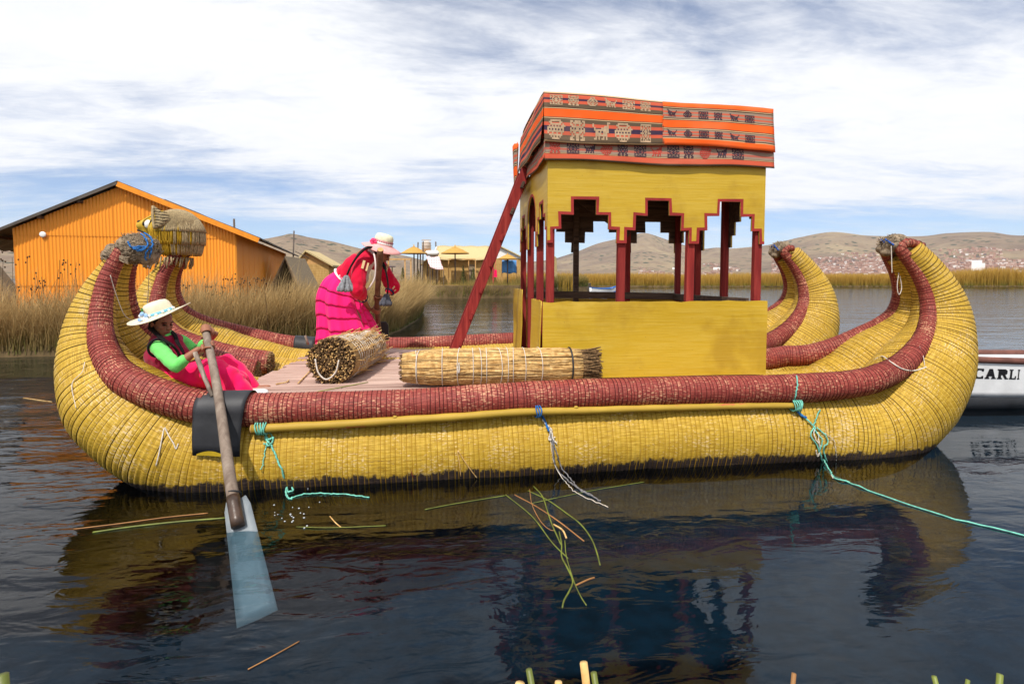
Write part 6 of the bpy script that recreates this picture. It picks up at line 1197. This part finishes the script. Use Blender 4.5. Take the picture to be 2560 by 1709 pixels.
m = MB(); a = vp(1672, 750, 46); m.prism([(-.13, -.6), (.13, -.6), (.10, 0), (-.10, 0)], a, (1, 0, 0), (0, 0, 1), (0, .06, 0)); m.tube([(a.x, 46.03, a.z), (a.x, 46.03, a.z + .7)], .012, 5); m.tube([(a.x - .2, 46.03, VG), (a.x - .2, 46.03, a.z + .7), (a.x + .05, 46.03, a.z + .72)], .03, 5); tag(m.build('pink_garment', M['pink'], None), 'small pink garment hung up beside the blue cloth', 'garment')
def cone_bush(u, v0, v1, Y, lab, w_=.32):
    p, q = vp(u, v0, Y), vp(u, v1, Y); r = thing('conical_shrub', (p.x, Y, VG), lab, 'shrub'); m = MB(); m.tube([(p.x, Y, VG), (p.x, Y, p.z - .05)], .03, 5); m.build('trunk', M['pole_d'], r); m = MB(); H_ = p.z - VG
    for _ in range(260):
        t = random.random() ** .7; a = random.uniform(0, 6.28); rr2 = w_ * t * random.uniform(.6, 1.05); c_ = Vector((p.x + math.cos(a) * rr2, Y + math.sin(a) * rr2, p.z - H_ * t * .95)); d = Vector((math.cos(a) * .05, math.sin(a) * .05, .12)); s_ = Vector((-math.sin(a), math.cos(a), 0)) * .03; m.add([c_ - s_, c_ + s_, c_ + d], [(0, 1, 2)])
    m.build('crown', M['leaf_far'], r, fix=False)
M['leaf_far'] = plain('shrub_leaves', S(112, 118, 58), .8, .4, 3)
for u, v0, lab in ((1220, 690, 'conical shrub in front of the long reed house wall'), (375, 720, 'conical shrub beside the timber frame'), (1358, 730, 'small conical shrub at the reed house door'), (588, 740, 'conical shrub under the left pole')): cone_bush(u, v0, 870, 46.2, lab)
p = at(1387, 640, 50); r = thing('reed_stook', (p.x, 50, .95), 'upright bundle of reeds standing just inside left cabin opening', 'reed stook'); m = MB()
for _ in range(180): a = random.uniform(0, 6.28); q = random.uniform(0, .3); m.tube([(p.x + math.cos(a) * q, 50 + math.sin(a) * q, .5), (p.x + math.cos(a) * q * .5, 50 + math.sin(a) * q * .5, p.z - random.uniform(0, .9))], .02, 4)
m.build('reed_stalk', M['thatch'], r)['kind'] = 'stuff'
m = MB(); a, b = vp(140, 893, 44.3), vp(1640, 893, 44.3); m.bar((a.x, 44.6, .93), (b.x, 44.6, .93), .5, .10); wk = m.build('boardwalk', M['timber'], None); tag(wk, 'low timber boardwalk along the village shore', 'boardwalk')
for k in range(9): xx = a.x + .3 + (b.x - a.x - .6) * k / 8; m = MB(); m.bar((xx, 44.45, -.3), (xx, 44.45, .875), .08, .08, up=(0, 1, 0)); m.build('pile', M['pole_d'], wk)
# ---- boats beyond
def loft_boat(name, loc, secs, mat, label, rail=None, band=None):
    """secs: (x, half beam at gunwale, gunwale z, half beam at chine, chine z, keel z); near side faces -Y"""
    r = thing(name, (*loc, 0), label, 'boat'); S_ = crom(secs, 40); X0, Y0 = loc
    def side(sg, lo_, hi_, o=0.0): return [[Vector((X0 + s[0], Y0 + sg * (s[3] + (s[1] - s[3]) * t + o), s[4] + (s[2] - s[4]) * t)) for s in S_] for t in np.linspace(lo_, hi_, 8)]
    for sg in (-1, 1):
        m = MB(); m.grid(side(sg, 0, 1)); m.build('hull_side', mat, r, True, solid=.02)
        m = MB(); m.grid([[Vector((X0 + s[0], Y0 + sg * s[3], s[4])) for s in S_], [Vector((X0 + s[0], Y0 + sg * s[3] * .55, (s[4] + s[5]) / 2 - .03)) for s in S_], [Vector((X0 + s[0], Y0, s[5])) for s in S_]]); m.build('hull_bottom', band or mat, r, True, solid=.02)
        m = MB(); m.tube([Vector((X0 + s[0], Y0 + sg * (s[1] + .012), s[2])) for s in S_], .028, 6, True, 1.4); m.build('gunwale', rail or mat, r, True)
    m = MB(); m.grid([[Vector((X0 + s[0], Y0 + sg * (s[3] + .0) * .9, s[4] + .06)) for s in S_] for sg in (-1, 0, 1)]); m.build('floor', mat, r)
    m = MB(); s = S_[-1]; m.add([(X0 + s[0], Y0 - s[1], s[2]), (X0 + s[0], Y0 + s[1], s[2]), (X0 + s[0], Y0 + s[3], s[4]), (X0 + s[0], Y0, s[5]), (X0 + s[0], Y0 - s[3], s[4])], [(0, 1, 2, 3, 4)]); m.build('transom', mat, r, solid=.02)
    return r, S_
M['boat_white'] = plain('white_boat_paint', S(226, 226, 226), .4, .12, 3, .5); M['boat_grey'] = plain('dark_antifouling', S(62, 64, 68), .6, .3, 5); M['rail_red'] = plain('faded_red_rail', S(112, 72, 62), .7, .3, 6); M['letter'] = plain('black_letter_paint', S(22, 20, 24), .5, .1); M['boat_blue'] = plain('blue_boat_paint', S(24, 104, 190), .45, .15, 2)
g0 = at(2451, 903, 5.95); wbX, wbY = g0.x - .62, 6.28
wb, WS = loft_boat('moored_boat', (wbX, wbY), [(-.5, .02, .68, .02, .28, .10), (.0, .20, .645, .17, .20, -.06), (.6, .32, .615, .29, .17, -.12), (1.6, .40, .585, .37, .16, -.14), (2.8, .42, .57, .39, .16, -.14), (4.2, .36, .60, .34, .17, -.12)], M['boat_white'], 'white wooden boat with black lettering moored behind the stern', M['rail_red'], M['boat_grey'])
def wside(x, t, o=.014):
    s = [np.interp(x, WS[:, 0], WS[:, k]) for k in range(6)]; return Vector((wbX + x, wbY - (s[3] + (s[1] - s[3]) * t) - o, s[4] + (s[2] - s[4]) * t))
GL = {'C': [((.95, .72), (.95, 1), (.2, 1), (0, .8), (0, .2), (.2, 0), (.95, 0), (.95, .28), (.78, .28), (.7, .16), (.38, .16), (.28, .3), (.28, .7), (.38, .84), (.7, .84), (.78, .72))],
      'A': [((0, 0), (.42, 0), (.42, .12), (.33, .12), (.37, .26), (.63, .26), (.67, .12), (.58, .12), (.58, 0), (1, 0), (1, .12), (.92, .12), (.66, 1), (.34, 1), (.08, .12), (0, .12))],
      'R': [((0, 0), (.48, 0), (.48, .12), (.37, .12), (.37, .4), (.5, .4), (.72, 0), (1, 0), (1, .12), (.9, .12), (.74, .42), (.9, .55), (.9, .85), (.72, 1), (0, 1), (0, .88), (.1, .88), (.1, .12), (0, .12))],
      'L': [((0, 0), (.95, 0), (.95, .34), (.82, .34), (.74, .13), (.40, .13), (.40, .88), (.52, .88), (.52, 1), (0, 1), (0, .88), (.12, .88), (.12, .13), (0, .13))],
      'I': [((0, 0), (.6, 0), (.6, .12), (.44, .12), (.44, .88), (.6, .88), (.6, 1), (0, 1), (0, .88), (.16, .88), (.16, .12), (0, .12))]}
def px_to_x(px): return min(np.linspace(.2, 3.5, 300), key=lambda x: abs((lambda d: PPX + F * (d.dot(RGT) / d.dot(FWD)) - px)(wside(x, .75) - Vector((0, 0, CAM_H)))))
for ch, pa, pb in (('C', 2438, 2462), ('A', 2464, 2492), ('R', 2494, 2522), ('L', 2524, 2542), ('I', 2545, 2555)):
    xa_, xb_ = px_to_x(pa), px_to_x(pb); m = MB()
    for poly in GL[ch]:
        V = [wside(xa_ + (xb_ - xa_) * u, .50 + .27 * v) for u, v in poly]; bm = bmesh.new(); bm.faces.new([bm.verts.new(v) for v in V]); bmesh.ops.triangulate(bm, faces=bm.faces[:]); bm.verts.index_update(); m.add([tuple(v.co) for v in bm.verts], [tuple(v.index for v in f.verts) for f in bm.faces]); bm.free()
    m.build('letter', M['letter'], wb, fix=False)
sb = at(1508, 733, 55); loft_boat('rowing_boat', (sb.x + 1.3, 55), [(-2.6, .45, .55, .38, .12, 0), (-1.6, .55, .48, .45, .1, -.05), (-.6, .45, .50, .32, .1, -.04), (0, .05, .68, .04, .2, .05)], M['boat_white'], 'small white and blue rowing boat seen through the cabin', M['boat_blue'], M['boat_blue'])
# ---- hills and far town
def hills(name, R0, ridge, lab_mat, seed, foot=.5, back=1.35):
    rd = np.array(sorted([(math.atan2(ray(a, b).x, ray(a, b).y), CAM_H + R0 * ray(a, b).z / math.hypot(ray(a, b).x, ray(a, b).y)) for a, b in ridge])); AZ = np.linspace(rd[0, 0], rd[-1, 0], 520); from_r = crom(np.column_stack([rd[:, 0] * 3000, np.zeros(len(rd)), rd[:, 1]]), 1500)
    HR = np.interp(AZ * 3000, from_r[:, 0], from_r[:, 2]); T = np.linspace(0, 1, 46); rows = []
    for t in T:
        rr2 = R0 * (foot + (back - foot) * t); tr_ = (1 - foot) / (back - foot); s_ = t / tr_; prof = (min(1, s_) ** 1.25) if s_ <= 1 else max(0, 1 - ((s_ - 1) / (1 / tr_ - 1)) ** 1.6); row = []
        for a, h_ in zip(AZ, HR):
            x, y = math.sin(a) * rr2, math.cos(a) * rr2; nn = mnoise.fractal((x / 620 + seed, y / 620, seed), 1.0, 2.1, 5) ; g_ = abs(mnoise.noise((x / 210 + seed, y / 420, 3))); z = h_ * prof * (1 + (.36 * nn - .34 * g_ * (1 - min(1, s_)) - .02) * (1 - min(1, s_) ** 6)) ; row.append((x, y, max(-1.5, z - .8)))
        rows.append(row)
    m = MB(); m.grid(rows); o = m.build(name, lab_mat, None, True); tag(o, kind='structure'); return AZ, HR, o, rows
n = NT('dry_hillside'); p = n.pos(); a = n.noise(p, .0016, 6, .6); b = n.noise(p, .009, 5, .65); v_ = n.voro(n.map(p, (1, 1, .2)), .021); tp = n.noise(p, .0026, 3); c = n.ramp(a, [(.32, S(108, 92, 80)), (.5, S(138, 120, 98)), (.68, S(156, 138, 108))]); c = n.mix(n.math('MULTIPLY', n.step(b, .46, .66), .45), c, S(108, 86, 74))
tree_m = n.math('MULTIPLY', n.step(v_, .34, .22), n.step(tp, .40, .52)); c = n.mix(tree_m, c, S(62, 70, 54)); M['hill'] = n.done(c, .95, .1); n.bump(b, .9, 40)
RIDGE_L = [(-1400, 610), (-900, 560), (-400, 590), (0, 598), (300, 600), (560, 606), (650, 597), (700, 588), (730, 583), (776, 593), (832, 603), (900, 620), (960, 632), (1010, 638), (1060, 650), (1140, 668), (1240, 680), (1340, 690)]
RIDGE_R = [(980, 686), (1100, 672), (1240, 660), (1330, 653), (1383, 646), (1444, 627), (1495, 607), (1550, 594), (1585, 584), (1616, 581), (1655, 593), (1699, 608), (1750, 620), (1795, 618), (1830, 620), (1913, 612), (1960, 601), (2002, 591), (2080, 578), (2166, 587), (2240, 589), (2313, 588), (2370, 581), (2472, 578), (2560, 587), (2800, 575), (3300, 600), (4200, 640)]
hills('hill', 2600, RIDGE_L, M['hill'], 3.3); AZ, HR, hillo, HROWS = hills('hill', 4200, RIDGE_R, M['hill'], 9.1)
HG = np.array(HROWS)
def hill_pt(az, t):      # point on the right-hand hills by azimuth and radial row fraction
    j = t * (HG.shape[0] - 1); i = np.interp(az, AZ, np.arange(len(AZ))); j0, i0 = int(j), int(i); fj, fi = j - j0, i - i0; j1, i1 = min(j0 + 1, HG.shape[0] - 1), min(i0 + 1, len(AZ) - 1)
    return Vector((HG[j0, i0] * (1 - fi) + HG[j0, i1] * fi) * (1 - fj) + (HG[j1, i0] * (1 - fi) + HG[j1, i1] * fi) * fj)
def town_mat(name, cols):
    n = NT(name); u = n.sep(n.tc('UV'), 0); return n.done(n.ramp(u, cols, 'CONSTANT'), .9, .1)
M['town'] = town_mat('far_town_walls', [(0, S(168, 132, 116)), (.3, S(182, 148, 132)), (.55, S(150, 118, 106)), (.72, S(196, 172, 158)), (.86, S(226, 220, 214)), (.94, S(118, 104, 104))])
mb = MB(); cnt = 0
az_a, az_b = math.atan2(ray(1600, 690).x, ray(1600, 690).y), math.atan2(ray(2900, 690).x, ray(2900, 690).y)
while cnt < 7000:
    az = random.uniform(az_a, az_b); px_ = random.random(); t = .03 + .33 * random.random() ** 1.5; dens = mnoise.noise((az * 14, t * 9, 2.2)) + .35 + (.5 if az > math.atan2(ray(1930, 690).x, ray(1930, 690).y) else -.25) - t * 1.6
    if dens < random.random() * .8: continue
    p = hill_pt(az, t); s_ = random.uniform(5, 11); h_ = random.uniform(3, 8); R = Matrix.Rotation(az + random.choice([0, .3, -.2]), 3, 'Z'); n0 = mb.n; mb.box((p.x, p.y, p.z + h_ / 2 - 1.5), (s_, s_, h_ + 3), R); mb.uv[-1][:] = (random.uniform(.01, .99), .5); cnt += 1
tag(mb.build('far_town', M['town'], fix=False), 'dense pinkish town on the far hillside', 'town', kind='stuff')
M['far_white'] = plain('far_white_wall', S(236, 234, 230), .8, .05, .05)
for a, t, w_, h_, lab in ((2441, .07, 26, 40, 'tall white tower block in the far town, left of a pair'), (2452, .08, 20, 30, 'shorter white block right beside the white tower block'), (2432, .20, 46, 9, 'long low white building above the far town'), (1795, .16, 40, 10, 'white building on hillside right of third cabin post'), (1690, .13, 30, 9, 'white building on hillside seen between cabin posts'), (2335, .12, 30, 12, 'white building in far town right of the near stern tip')):
    az = math.atan2(ray(a, 680).x, ray(a, 680).y); p = hill_pt(az, t); r = thing('far_building', (p.x, p.y, p.z - 2), lab, 'building'); m = MB(); m.box((p.x, p.y, p.z + h_ / 2 - 1), (w_, 14, h_ + 2), Matrix.Rotation(-az, 3, 'Z')); m.build('wall', M['far_white'], r); m = MB(); m.box((p.x, p.y, p.z + h_ + .5), (w_ * .96, 13.4, 1), Matrix.Rotation(-az, 3, 'Z')); m.build('roof', M['rail_red'], r)
# ---- thin mountain air
m = MB(); m.box((0, 3600, 345), (18400, 11100, 710)); hz = m.build('haze', None)
hm = bpy.data.materials.new('thin_haze'); hm.use_nodes = True; t = hm.node_tree; t.nodes.clear(); pv = t.nodes.new('ShaderNodeVolumePrincipled'); pv.inputs['Color'].default_value = (.80, .84, .95, 1); pv.inputs['Density'].default_value = 4.5e-5; pv.inputs['Anisotropy'].default_value = .1; mo = t.nodes.new('ShaderNodeOutputMaterial'); t.links.new(pv.outputs[0], mo.inputs['Volume']); hz.data.materials.clear(); hz.data.materials.append(hm); tag(hz, 'thin pale haze over the lake and hills', 'haze', kind='stuff')
